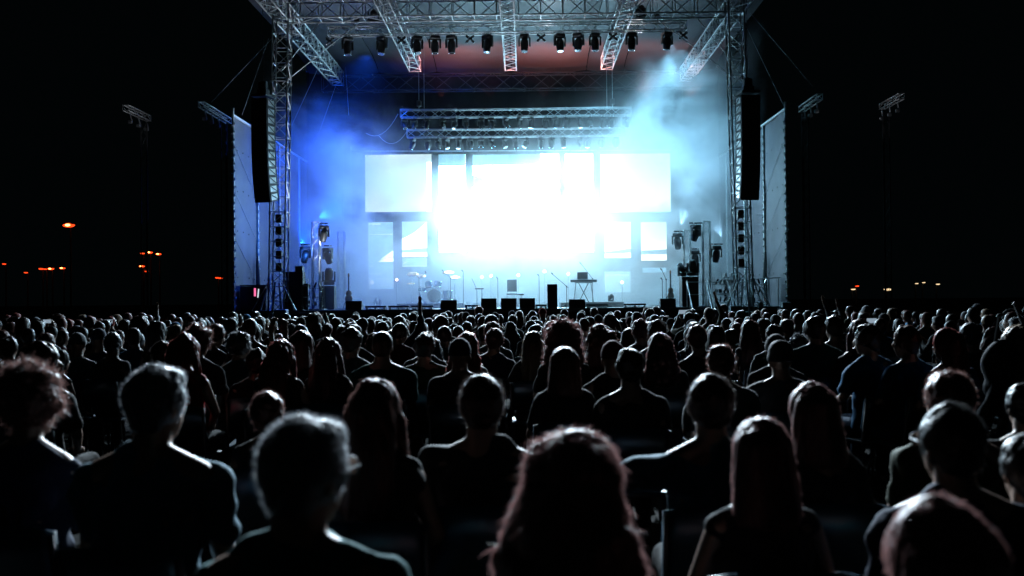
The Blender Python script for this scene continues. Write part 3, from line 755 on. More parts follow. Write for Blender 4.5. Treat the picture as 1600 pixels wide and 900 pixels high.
# white boxes at front
for px, l in ((440, 'pale box with two dark handles before the left speaker stack'), (1148.5, 'pale box with two dark handles before the right tower')):
    t = thing('pale_cabinet', l, 'box', (gxy(px, 34.2), 34.2, 0), group='pale boxes before the stage')
    part('body', MB().bbox((0, 0, .66), (.38, .4, 1.32), .015), M['white'], t)
    for sx in (-1, 1): part('handle', MB().bbox((sx * .09, -.21, .95), (.03, .025, .16), .006), M['black'], t)
for px, w_ in ((1188, .16), (1228, .3)):
    t = thing('pale_case', f'{"small" if w_ < .2 else "wider"} dim pale case right of the right tower foot', 'case', (gxy(px, 35.5), 35.5, DZ - .05))
    part('body', MB().bbox((0, 0, .1), (w_, .3, .2), .01), M['white'], t); part('latch', MB().box((0, -.155, .12), (.05, .015, .04)), M['steel'], t)
    t2 = thing('case_table', f'dark table under the {"small" if w_ < .2 else "wider"} pale case', 'table', (gxy(px, 35.5), 35.5, 0))
    part('top', MB().box((0, 0, DZ - .08), (.5, .45, .05)), M['black'], t2)
    for x in (-.22, .22):
        for y in (-.18, .18): part('leg', MB().tube((x, y, 0), (x, y, DZ - .1), .02), M['black'], t2)
# stairs with handrails at right front
for px, lab in ((1093, 'left'), (1127, 'right')):
    x = gxy(px, 35.3); t = thing('stage_stairs', f'{lab} metal steps with handrails up to the stage right side', 'stairs', (x, 35.2, 0), group='stage steps')
    for i in range(6): part('step', MB().box((0, .7 - (6 - i) * .22 + .1, .2 * (i + 1) - .02), (.62, .24, .035)), M['darksteel'], t)
    for sx in (-1, 1):
        part('stringer', MB().box((sx * .34, .1, .6), (.03, 1.85, .1), rx=R(41)), M['darksteel'], t)
        part('handrail', MB().tube((sx * .34, -.75, .95), (sx * .34, .75, DZ + .95), .022), M['alu'], t)
        for y, z in ((-.7, 0), (0, .6), (.72, DZ)): part('post', MB().tube((sx * .34, y, z), (sx * .34, y, z + .98), .02), M['alu'], t)
    part('landing_rail', MB().tube((-.34, .74, DZ + .9), (.34, .74, DZ + .9), .02).tube((-.34, .74, DZ + .45), (.34, .74, DZ + .45), .02), M['alu'], t)
# tower feet braces
for sx, c, l in ((-1, CX - 8.46, 'left'), (1, CX + 8.5, 'right')):
    t = thing('tower_base', f'braced steel foot of the {l} stage tower', 'tower base', (c, 36.1, 0))
    for dx, dy in ((-1.0, -.0), (1.0, -.0), (0, -1.0), (0, 1)):
        part('brace', MB().tube((dx, dy, .05), (dx * .3, dy * .3, 2.3), .035), M['steel'], t)
        part('foot_plate', MB().box((dx, dy, .03), (.3, .3, .05)), M['steel'], t)
    for dx in (-.5, .5): part('brace', MB().tube((dx * 1.6, -.45, DZ), (dx * .5, -.35, DZ + 1.0), .022), M['alu'], t)
# side railing right
t = thing('side_railing', 'dark horizontal rail with lamp pegs right of the right tower', 'railing', (gxy(1178, 37), 37, DZ))
part('rail', MB().tube((-.2, 0, 1.0), (1.0, 0, 1.05), .02), M['steel'], t)
for x in (-.1, .3, .9): part('post', MB().tube((x, 0, 0), (x, 0, 1.02), .018), M['steel'], t)
# two guitars on stands
for px, lab in ((1048, 'left of the right cabinet stack'), (545, 'above the leftmost wedge monitor')):
    t = thing('guitar', f'guitar leaning on its stand {lab}', 'guitar', (gxy(px, 38.5), 38.5, DZ), .4, group='guitars on stands')
    part('body', MB().ell((0, 0, .42), (.15, .045, .17), 16, 8).ell((0, 0, .62), (.12, .045, .12), 14, 8), M['wood'], t, True)
    part('neck', MB().box((0, .01, .98), (.045, .03, .62)), M['darksteel'], t); part('headstock', MB().bbox((0, .01, 1.33), (.07, .03, .14), .01), M['wood'], t)
    part('rest', MB().tube((0, .1, .6), (-.2, .2, 0), .012).tube((0, .1, .6), (.2, .2, 0), .012).tube((0, .1, .6), (0, -.15, .1), .012), M['black'], t)

# floor spots at the back of the stage that glow through the smoke
for k, (px, py) in enumerate(((753, 433), (767, 431), (810, 430), (851, 424), (972, 441), (620, 437), (888, 428))):
    p = at(px, py, 45.5)
    t = thing('floor_spotlight', f'{ordw[k]} small warm glowing spotlight low behind the stage', 'stage light', (p.x, p.y, DZ), group='small glowing spotlights low at the back')
    part('stand', MB().tube((0, 0, 0), (0, 0, p.z - DZ - .05), .02), M['black'], t)
    part('housing', MB().tube((0, .12, p.z - DZ - .04), (0, .02, p.z - DZ), .06, n=10), M['black'], t)
    part('lamp', MB().ell((0, 0, p.z - DZ), (.05, .03, .05), 10, 6), M['lamp_warm'], t, True)

# ------------------------------------------------------------------ stage light beams
def beam(p, target, watt, c, ang, bl=.5, r=.12): return spot(p, target, watt, c, ang, bl, r)
LIGHTS = True
SKYB = (.35, .72, 1)
# deep blue wash on the left
beam(at(500, 340, 40.3), at(590, 280, 45), 5500, (.006, .1, 1), 62)
beam(at(470, 380, 40.5), at(540, 300, 46), 6500, (.006, .1, 1), 66)
beam(at(575, 80, 42.5), at(520, 330, 42), 11000, (.004, .085, .9), 105, 1)
beam((CX - 7.4, 37.2, 3.0), (CX - 10, 38.5, 5.5), 500, (.03, .16, .8), 90, .8)
# cyan white wash on the right
for px, Y, tx in ((930, 41.0, 960), (1000, 43.6, 1030), (1050, 40.5, 1075), (1062, 42.2, 1100)): beam(at(px, 70, Y), at(tx, 330, 42), 1900, (.24, .6, .84), 110, 1)
beam(at(1128, 370, 40.3), at(1030, 170, 44), 1500, (.32, .6, .86), 60)
beam(at(1064, 352, 41.6), at(1110, 150, 43), 1500, (.32, .6, .86), 60)
# dull red and grey light on the roof skin
for px, wt, c in ((690, 700, (1, .24, .2)), (765, 620, (1, .27, .2)), (850, 760, (1, .22, .17)), (925, 620, (1, .27, .2)), (1010, 480, (1, .4, .36)), (1080, 200, (1, .5, .45))):
    beam(at(px, 152, 44.2), at(px, 84, 45.2), wt, c, 100, .9)
beam(at(860, 60, 38.6), at(860, 10, 37.4), 40, (.9, .9, 1), 150, 1)
beam(at(1000, 60, 38.6), at(1000, 10, 37.4), 50, (1, .85, .85), 150, 1)
beam(at(560, 60, 38.6), at(540, 10, 37.9), 30, (.35, .5, 1), 150, 1)
# white light raking the trusses from the stage lip
for px, tx in ((520, 437), (650, 600), (800, 800), (950, 985), (1070, 1150)):
    p = at(px, 481, 37.4)
    beam(p, at(tx, 25, 36.6), 1500, (.78, .87, 1), 46, .8)
# unseen spots added by the front truss to rim light the audience
for fx in (.02, .26, .5, .74, .98):
    p = a.lerp(b, fx) + Vector((0, -.6, -.1))
    beam(p, (p.x * 1.25, 14, 1.2), 3400, (.62, .84, 1), 58, .7)
    beam(p + Vector((.3, 0, 0)), (p.x * .25, 2.6, 1.1), 27000, (.72, .88, 1), 17, 1)
beam((CX - 7.9, 35.6, 5.4), (1.5, 13, 1.2), 6000, (.6, .83, 1), 66, .6)  # pair of unseen spots added beside the towers for audience rims, no fixture
beam((CX + 7.9, 35.6, 5.4), (-1.5, 13, 1.2), 6000, (.6, .83, 1), 66, .6)
for sx in (-1, 1): beam((CX + sx * 10.9, 35.5, 6.6), (CX + sx * 13.0, 37.2, 8.9), 60, (.85, .9, 1), 60, .5)  # unseen spots added outside the walls to brighten the outrigger trusses
# made-up lamps added in the middle screen gaps for glare and rim light
for px, py, l in ((733.5, 345, 'left'), (879, 345, 'right')):
    p = at(px, py, 46.5)
    t = thing('added_glare_lamp', f'added glare lamp in the gap {l} of the centre screen', 'stage light', p, group='added glare lamps between the screens')
    part('housing', MB().bbox((0, .05, 0), (.26, .12, .7), .02), M['black'], t)
    for z in (-.22, 0, .22): part('lamp', MB().tube((0, -.011, z), (0, -.03, z), .09, n=12), M['led_hot'], t)
    for z in (-.22, .22):
        beam(p + Vector((0, -.15, z)), (p.x * 1.8, 11, 1.2), 1500, (.6, .85, 1), 75, .8)

# ------------------------------------------------------------------ stage smoke
bx = MB().box((0, 0, 0), (19.6, 10.3, 10.82))
hz = link('stage_smoke', bx.mesh('stage_smoke', None), None, (CX, 42.75, 6.69))  # drifting stage smoke as one volume box, not air haze
tag(hz, 'thick blue and white smoke filling the stage around the screens', 'smoke', kind='stuff')
m = bpy.data.materials.new('stage smoke'); m.use_nodes = True; t = m.node_tree; n = t.nodes; L = t.links.new
n.remove(n['Principled BSDF']); pv = n.new('ShaderNodeVolumePrincipled')
pv.inputs['Color'].default_value = (.9, .95, 1, 1); pv.inputs['Anisotropy'].default_value = .4
L(pv.outputs[0], n['Material Output'].inputs['Volume'])
tc = n.new('ShaderNodeTexCoord')
def math_(op, a_, b_=None, c_=None, clamp=False):
    q = n.new('ShaderNodeMath'); q.operation = op; q.use_clamp = clamp
    for i, v in enumerate((a_, b_, c_)):
        if v is None: continue
        if isinstance(v, (int, float)): q.inputs[i].default_value = v
        else: L(v, q.inputs[i])
    return q.outputs[0]
mp = n.new('ShaderNodeMapping'); mp.inputs['Scale'].default_value = (1, 1, 1.25); L(tc.outputs['Object'], mp.inputs[0])
nz = n.new('ShaderNodeTexNoise'); nz.inputs['Scale'].default_value = .33; nz.inputs['Detail'].default_value = 6; nz.inputs['Roughness'].default_value = .6; nz.inputs['Distortion'].default_value = .7
L(mp.outputs[0], nz.inputs['Vector'])
sep = n.new('ShaderNodeSeparateXYZ'); L(tc.outputs['Object'], sep.inputs[0])
X, Y_, Z = sep.outputs
# height limit of the smoke: higher on the right, low on the left of centre
top = math_('ADD', 2.7, math_('ADD', math_('MULTIPLY', X, .22), math_('MULTIPLY', math_('MULTIPLY', X, X), .05)))
ctr = math_('DIVIDE', math_('SUBTRACT', 6.8, math_('ABSOLUTE', math_('ADD', X, .5))), 3.0, clamp=True)
hfall = math_('DIVIDE', math_('SUBTRACT', top, Z), 2.6, clamp=True)
nn_ = math_('DIVIDE', math_('SUBTRACT', nz.outputs['Fac'], math_('SUBTRACT', .56, math_('MULTIPLY', hfall, .13))), .15, clamp=True)
low = math_('MULTIPLY', math_('DIVIDE', math_('SUBTRACT', -2.2, Z), 3.0, clamp=True), .6)
yb = math_('ADD', .25, math_('MULTIPLY', math_('DIVIDE', math_('ADD', Y_, 5.0), 8.0, clamp=True), 1.1))
dens = math_('ADD', math_('ADD', math_('MULTIPLY', nn_, math_('SUBTRACT', .33, math_('MULTIPLY', ctr, .24))), math_('MULTIPLY', low, .14)), math_('ADD', .01, math_('MULTIPLY', math_('MULTIPLY', ctr, hfall), .012)))
dens = math_('MULTIPLY', dens, yb)
dens = math_('MULTIPLY', dens, math_('ADD', .04, math_('MULTIPLY', hfall, .96)))
# thinner by the left wing wall
edge = math_('DIVIDE', math_('SUBTRACT', 10.4, math_('ABSOLUTE', X)), 3.0, clamp=True)
dens = math_('ADD', math_('MULTIPLY', dens, edge), .0006)
L(dens, pv.inputs['Density'])
hz.data.materials.append(m)
# ------------------------------------------------------------------ people
def hairmat(name, c, trans=0, rough=.42): return mat('hair ' + name, c, rough, var=.35, vscale=14, spec=.12, trans=trans, bump=.12, bscale=60, stretch=(6, 6, 1))
HC_ = {'black': (.02, .017, .017), 'dark': (.05, .03, .025), 'brown': (.2, .09, .075), 'red': (.4, .1, .085), 'auburn': (.32, .15, .14), 'blond': (.42, .29, .2), 'grey': (.36, .36, .39)}
HAIR = {k_: hairmat(k_, c_) for k_, c_ in HC_.items()}
LOOSE = {k_: mat('loose hair ' + k_, tuple(min(.8, q * 1.1 + .03) for q in c_), .4, spec=.3, trans=.2) for k_, c_ in HC_.items()}
def cloth(name, c, sheen=.06): return mat('cloth ' + name, c, .85, var=.15, vscale=8, sheen=0, bump=.35, bscale=14, spec=.2)
SHIRT = {'black': cloth('black', (.014, .014, .016)), 'navy': cloth('navy', (.02, .03, .07)), 'grey': cloth('grey', (.12, .12, .13)), 'white': cloth('white', (.5, .52, .55)),
         'blue': cloth('blue', (.05, .22, .45)), 'teal': cloth('teal', (.03, .16, .17)), 'red': cloth('red', (.4, .03, .03)), 'olive': cloth('olive', (.06, .07, .04)),
         'maroon': cloth('maroon', (.12, .02, .03)), 'pale blue': cloth('pale blue', (.25, .4, .5)), 'denim': cloth('denim', (.06, .12, .22))}
SKIN = [mat('skin light', (.5, .3, .22), .5, var=.06, vscale=9, bump=.08, bscale=90), mat('skin tan', (.38, .21, .14), .5, var=.06, vscale=9, bump=.08, bscale=90), mat('skin brown', (.17, .09, .06), .5, var=.06, vscale=9, bump=.08, bscale=90)]
M['shoe'] = mat('shoe leather', (.03, .028, .026), .5); M['phone'] = mat('phone', (.02, .02, .022), .25)
M['phone_glow'] = emis('phone screen', (.5, .65, .8), .5)
M['jeans'] = SHIRT['denim']

def remesh(mb, voxel, smooth=2, disp=0, dfreq=(20, 20, 20), seed=0, decim=None, name='m'):
    me = bpy.data.meshes.new('tmp'); me.from_pydata(mb.v, [], mb.f); me.update()
    o = bpy.data.objects.new('tmp', me); TMP.objects.link(o)
    r_ = o.modifiers.new('r', 'REMESH'); r_.mode = 'VOXEL'; r_.voxel_size = voxel
    if smooth:
        s_ = o.modifiers.new('s', 'SMOOTH'); s_.iterations = smooth; s_.factor = .5
    if decim:
        d_ = o.modifiers.new('d', 'DECIMATE'); d_.ratio = decim
    TSC.view_layers[0].update(); dg = TSC.view_layers[0].depsgraph
    out = bpy.data.meshes.new_from_object(o.evaluated_get(dg)); out.name = name
    bpy.data.objects.remove(o); bpy.data.meshes.remove(me)
    if disp:
        n_ = len(out.vertices); co = np.empty(n_ * 3, 'f'); no = np.empty(n_ * 3, 'f')
        out.vertices.foreach_get('co', co); out.vertices.foreach_get('normal', no)
        co = co.reshape(-1, 3); no = no.reshape(-1, 3)
        q = co * np.array(dfreq) + seed * 7.3
        rg = np.random.RandomState(seed + 5); nz_ = np.zeros(n_)
        for k_ in range(14):
            dv = rg.normal(0, 1, 3); dv *= 1.6 * (1 + k_ % 3) / np.linalg.norm(dv); nz_ += np.sin(q @ dv + rg.uniform(0, 6.28) + 1.3 * np.sin(q @ rg.normal(0, .8, 3))) * .2 / (1 + k_ % 3) ** .5
        co += no * (nz_ * disp)[:, None]
        out.vertices.foreach_set('co', co.astype('f').ravel())
    out.shade_smooth(); out.update()
    return out
TSC = bpy.data.scenes.new('build'); TMP = TSC.collection
def turned(mb, yaw, tilt=0, piv=(0, 0, 1.08)):
    m_ = Matrix.Rotation(yaw, 3, 'Z') @ Matrix.Rotation(tilt, 3, 'X'); p = Vector(piv)
    mb.v = [tuple(p + m_ @ (Vector(v) - p)) for v in mb.v]; return mb
def join(a_, b_): return a_.add(b_.v, b_.f)
HC = Vector((0, .025, 1.2))

def arm_pts(pose, sx, sh):
    s = Vector((sx * sh, -.005, .965))
    if pose == 'raise' and sx > 0: return s, Vector((.25, .2, 1.06)), Vector((.16, .3, 1.33)), Vector((.0, .25, 1))
    if pose == 'up' and sx > 0: return s, Vector((.3, .08, 1.2)), Vector((.24, .16, 1.44)), Vector((-.1, .1, 1))
    if pose == 'film': return s, Vector((sx * .22, .22, .98)), Vector((sx * .08, .36, 1.17)), Vector((-sx * .3, .1, 1))
    if pose == 'side' and sx < 0: return s, Vector((-.4, .03, .9)), Vector((-.62, .12, .83)), Vector((-1, .2, -.2))
    if pose == 'clap': return s, Vector((sx * .25, .1, .78)), Vector((sx * .06, .3, .92)), Vector((-sx * .3, .6, .8))
    if pose == 'elbow' : return s, Vector((sx * .27, .0, .76)), Vector((sx * .1, .26, .72)), Vector((-sx * .8, .6, 0))
    return s, Vector((sx * .225, .03, .75)), Vector((sx * .12, .27, .63)), Vector((-sx * .35, .9, -.15))
def hand(mb, wrist, d, sx, fing=True, s=1):
    d = d.normalized(); side = d.cross(Vector((0, 0, 1)))
    if side.length < .2: side = Vector((sx, 0, 0))
    side.normalize(); nrm = side.cross(d).normalized()
    pc = wrist + d * .05
    rot = Matrix((side, d, nrm)).transposed()
    mb.ell(pc, (.04 * s, .052, .017), 12, 8, rot); mb.cap(wrist - d * .03, wrist + d * .02, .026, .026)
    if fing:
        for i, (off, ln) in enumerate(((-.03, .062), (-.01, .075), (.01, .07), (.029, .056))):
            a0 = pc + d * .042 + side * off; a1 = a0 + d * ln * .55 - nrm * .008 + side * off * .15; a2 = a1 + d * ln * .4 - nrm * .022
            mb.cap(a0, a1, .0098, .009); mb.cap(a1, a2, .009, .0078)
        t0 = pc - d * .02 - side * .03 * sx; t1 = t0 - side * .035 * sx + d * .03 - nrm * .008
        mb.cap(t0, t1, .0125, .0105); mb.cap(t1, t1 + d * .028 - nrm * .006, .0105, .009)
    else:
        mb.ell(pc + d * .07 - nrm * .01, (.035, .05, .014), 10, 6, rot)

def person_meshes(sex, style, pose='lap', hy=0, ht=0, sleeves='short', fine=True, seed=0, build=1.0, lod=0):
    """body, shirt, trousers, shoes and hair meshes of a seated figure"""
    f = sex == 'f'; sh = (.148 if f else .17) * build; tw = (.9 if f else 1.0) * build
    B = MB()
    # skin body
    B.loft([(0, 0, .455, .15, .12), (0, 0, .5, .165, .13), (0, -.005, .62, .14 * tw, .10), (0, -.012, .75, .135 * tw, .1), (0, -.01, .9, .155 * tw, .105), (0, -.005, .985, .14 * tw, .085), (0, -.003, 1.04, .08, .06), (0, 0, 1.07, .05, .05)])
    nr = .05 if f else .06
    B.cap((0, -.005, 1.02), (0, .012, 1.15), nr + .006, nr)
    for sx in (-1, 1):
        B.cap((sx * .03, -.012, 1.06), (sx * sh * .88, -.01, .985), .038, .048)
        s, e, w_, d = arm_pts(pose, sx, sh)
        B.cap(s, e, .05 * (.9 if f else 1.05), .036); B.cap(e, w_, .037, .026)
        hand(B, w_, d, sx, fine)
        B.cap((sx * .085, .02, .5), (sx * .12, .45, .505), .078, .052)
        B.cap((sx * .12, .45, .5), (sx * .13, .47, .1), .05, .036)
        B.cap((sx * .13, .45, .06), (sx * .14, .58, .035), .032, .03)
    Hd = MB()
    Hd.ell(HC + Vector((0, -.012, .02)), (.074, .09, .096), 20, 14)
    Hd.ell(HC + Vector((0, .02, -.03)), (.06, .072, .085), 16, 12)
    Hd.ell(HC + Vector((0, .05, -.088)), (.032, .028, .026), 10, 8)
    Hd.cap(HC + Vector((0, .088, .012)), HC + Vector((0, .108, -.022)), .008, .013)
    Hd.ell(HC + Vector((0, .087, -.052)), (.024, .01, .009), 10, 6)
    for sx in (-1, 1):
        Hd.ell(HC + Vector((sx * .076, -.005, -.01)), (.009, .019, .031), 10, 8, Matrix.Rotation(sx * .35, 3, 'Z'))
        Hd.ell(HC + Vector((sx * .028, .078, .03)), (.022, .011, .008), 8, 6)
        Hd.ell(HC + Vector((sx * .03, .073, .012)), (.012, .012, .01), 8, 6)
    join(B, turned(Hd, hy, ht))
    vox = {0: .0085, 1: .013, 2: .02}[lod]
    body = remesh(B, vox, 2, 0, decim={0: .6, 1: .35, 2: .16}[lod], name='body')
    # shirt
    S = MB(); k = .014
    S.loft([(0, 0, .5, .165 * tw + k, .13 + k), (0, -.005, .62, .15 * tw + k, .112 + k), (0, -.012, .75, .142 * tw + k, .105 + k), (0, -.01, .9, .16 * tw + k, .11 + k), (0, -.005, .985, .14 * tw + k, .09 + k), (0, -.003, 1.035, .09, .07), (0, 0, 1.065, .075, .066)])
    for sx in (-1, 1):
        S.cap((sx * .03, -.012, 1.052), (sx * sh * .88, -.01, .978), .042, .06)
        s, e, w_, d = arm_pts(pose, sx, sh)
        if sleeves == 'none': continue
        if sleeves == 'short': S.cap(s, s.lerp(e, .72), .066, .058)
        else: S.cap(s, e, .066, .05); S.cap(e, e.lerp(w_, .88), .05, .038)
    shirt = remesh(S, vox * 1.25, 2, .026 if lod == 0 else .017, (11, 11, 17), seed, decim={0: .7, 1: .35, 2: .14}[lod], name='shirt')
    # trousers
    T = MB(); T.loft([(0, 0, .452, .16, .14), (0, 0, .5, .18, .15), (0, -.005, .6, .158, .125)])
    for sx in (-1, 1):
        T.cap((sx * .09, .02, .505), (sx * .12, .45, .51), .09, .066)
        T.cap((sx * .12, .45, .505), (sx * .13, .47, .14), .064, .054)
    trous = remesh(T, vox * 1.4, 2, .008, (10, 10, 10), seed + 3, decim={0: .5, 1: .3, 2: .12}[lod], name='trousers')
    Sh = MB()
    for sx in (-1, 1):
        Sh.ell((sx * .135, .5, .05), (.045, .12, .048), 12, 8); Sh.box((sx * .135, .5, .014), (.08, .22, .024))
    shoes = Sh.mesh('shoes', None, True)
    # hair
    H = MB(); C = HC; fr = (34, 34, 12); dp = .011; sm = 1
    if style in ('short', 'bald', 'longtop'):
        k = .007 if style == 'bald' else .014
        H.ell(C + Vector((0, -.014, .028)), (.076 + k, .088 + k, .092 + k), 20, 14)
        H.ell(C + Vector((0, -.045, -.03)), (.062 + k * .6, .055, .06), 14, 10)
        if style == 'longtop': H.ell(C + Vector((.01, .02, .085)), (.06, .075, .04), 12, 8)
        fr = (40, 40, 40); dp = .011 if k > .01 else .002
    elif style == 'long':
        H.ell(C + Vector((0, -.012, .028)), (.092, .104, .108), 20, 14)
        H.loft([(0, -.115, .83, .06, .03), (0, -.112, .87, .1, .04), (0, -.1, .97, .118, .055), (0, -.08, 1.08, .112, .07), (0, -.05, 1.17, .1, .085), (0, -.02, 1.25, .09, .1), (0, -.012, 1.29, .07, .08)])
        for sx in (-1, 1): H.cap(C + Vector((sx * .08, .01, -.02)), (sx * .115, .04, .95), .03, .022)
        fr = (46, 46, 5); dp = .014
    elif style == 'bell':          # smooth shoulder length
        H.ell(C + Vector((0, -.012, .028)), (.094, .106, .108), 20, 14)
        H.loft([(0, -.06, 1.0, .1, .075), (0, -.055, 1.04, .112, .085), (0, -.04, 1.12, .108, .09), (0, -.02, 1.2, .1, .1), (0, -.014, 1.26, .092, .1), (0, -.012, 1.3, .066, .075)])
        fr = (46, 46, 5); dp = .009
    elif style == 'wavy':
        H.ell(C + Vector((0, -.015, .03)), (.1, .11, .108), 20, 14)
        H.loft([(0, -.09, .9, .1, .04), (0, -.09, .95, .14, .07), (0, -.07, 1.03, .15, .09), (0, -.05, 1.12, .13, .1), (0, -.02, 1.22, .1, .1)])
        for i in range(14):
            a_ = rnd.uniform(-2.6, -.5); z = rnd.uniform(.94, 1.12); rr = .13
            H.ell((rr * math.cos(a_), -.05 + .08 * math.sin(a_), z), rnd.uniform(.03, .05), 8, 6)
        fr = (20, 20, 14); dp = .018
    elif style in ('curly', 'afro'):
        q = 1.0 if style == 'curly' else 1.35
        H.ell(C + Vector((0, -.02, .03)), (.105 * q, .112 * q, .112 * q ** .6), 20, 14)
        for i in range(46):
            a_ = rnd.uniform(0, 6.28); b_ = rnd.uniform(-.5, 1.5); rr = .1 * q
            if math.sin(a_) > .5 and b_ < .5: continue
            H.ell(C + Vector((rr * math.cos(a_) * math.cos(b_), -.02 + rr * math.sin(a_) * math.cos(b_), .03 + rr * math.sin(b_))), rnd.uniform(.018, .034), 8, 6)
        if q > 1:
            H.loft([(0, -.06, .99, .14, .08), (0, -.05, 1.05, .17, .1), (0, -.03, 1.15, .15, .12), (0, -.02, 1.25, .1, .1)])
        fr = (45, 45, 45); dp = .016; sm = 0
    elif style == 'bun':
        H.ell(C + Vector((0, -.014, .028)), (.09, .102, .104), 20, 14); H.ell(C + Vector((0, -.04, -.03)), (.068, .06, .06), 14, 10)
        H.ell(C + Vector((0, -.1, .09)), (.042, .042, .04), 12, 8)
    elif style == 'tail':
        H.ell(C + Vector((0, -.014, .028)), (.088, .1, .104), 20, 14); H.ell(C + Vector((0, -.04, -.03)), (.066, .06, .06), 14, 10)
        H.cap(C + Vector((0, -.12, .04)), (0, -.165, 1.13), .03, .034); H.cap((0, -.165, 1.13), (0, -.15, .98), .034, .012)
    elif style == 'beanie':
        H.loft([(0, .012, 1.19, .09, .108), (0, .012, 1.225, .094, .112), (0, .01, 1.232, .088, .106), (0, .01, 1.28, .085, .102), (0, .005, 1.32, .066, .08), (0, 0, 1.343, .03, .038)])
        dp = .004
    elif style == 'cap':
        H.loft([(0, .012, 1.2, .088, .106), (0, .012, 1.25, .088, .104), (0, .01, 1.3, .07, .084), (0, .008, 1.332, .03, .04), (0, .008, 1.337, .008, .008)])
        H.ell(C + Vector((0, .12, .035)), (.072, .08, .01), 16, 6); dp = 0
    turned(H, hy, ht)
    hv = {0: .0075, 1: .011, 2: .017}[lod]
    if style in ('long', 'bell'): sm = 6
    hair = remesh(H, hv, sm, dp * {0: .55, 1: 1, 2: .6}[lod], fr, seed, decim={0: None, 1: .5, 2: .2}[lod], name='hair')
    return dict(body=body, shirt=shirt, trousers=trous, shoes=shoes, hair=hair)

def strands(hair, n, ln, style, seed=0, wd=.0011):
    """loose single hairs standing off a hair mesh"""
    rg = np.random.RandomState(seed); nv = len(hair.vertices)
    co = np.empty(nv * 3, 'f'); no = np.empty(nv * 3, 'f'); hair.vertices.foreach_get('co', co); hair.vertices.foreach_get('normal', no)
    co = co.reshape(-1, 3); no = no.reshape(-1, 3)
    L0 = 1; idx = rg.randint(0, nv, n); mb = MB(); V = []; F = []
    for q, i in enumerate(idx):
        p = Vector(co[i]); nn2 = Vector(no[i]); g_ = Vector((0, 0, -1))
        if style in ('curly', 'afro'): d = nn2 * .9 + Vector(rg.normal(0, .5, 3)); curl = .75
        elif style == 'wavy': d = nn2 * rg.uniform(.1, .4) + (g_ - nn2 * nn2.dot(g_)) + Vector(rg.normal(0, .2, 3)); curl = .4; L0 = .6
        elif style in ('short', 'longtop', 'bald'): d = nn2 * .6 + Vector(rg.normal(0, .3, 3)) + Vector((0, -.1, .1)); curl = .25
        else: d = nn2 * rg.uniform(.05, .3) + (g_ - nn2 * nn2.dot(g_)) * 1.0 + Vector(rg.normal(0, .1, 3)); curl = .2; L0 = .55
        d.normalize(); L_ = ln * L0 * rg.uniform(.4, 1.2); s_ = Vector(rg.normal(0, 1, 3)).cross(d).normalized()
        k0 = len(V); ww = wd * rg.uniform(.6, 1.3)
        for j in range(4):
            w2 = ww * (1 - j / 3.4)
            V += [tuple(p + s_ * w2), tuple(p - s_ * w2)]
            p = p + d * L_ / 3
            d = (d + Vector(rg.normal(0, curl * .5, 3)) + g_ * (.25 if curl < .5 and ln > .03 else .05)).normalized()
        for j in range(3): F.append((k0 + 2 * j, k0 + 2 * j + 1, k0 + 2 * j + 3, k0 + 2 * j + 2))
    mb.v = V; mb.f = F
    return mb.mesh('loose_hair', None)
def setm(o, m_):
    if not o.data.materials: o.data.materials.append(m_)
    o.material_slots[0].link = 'OBJECT'; o.material_slots[0].material = m_
def put(meshes, loc, scale, rz, label, skin, hairm, shirtm, trm, group='seated audience facing the stage', strand=None, low=False):
    t = thing('person', label, 'person', loc, rz, group); t.scale = (scale,) * 3
    for nm, m_ in (('body', skin), ('hair', hairm), ('shirt', shirtm), ('trousers', trm), ('shoes', M['shoe'])):
        o = link(nm if not (nm == 'hair' and low) else 'hair', meshes[nm], t); setm(o, m_)
        if nm == 'hair' and strand is not None:
            s_ = link('loose_hair', strand, o); setm(s_, LOOSE.get(hairm.name.replace('hair ', ''), LOOSE['dark'])); s_['kind'] = 'stuff'
    return t

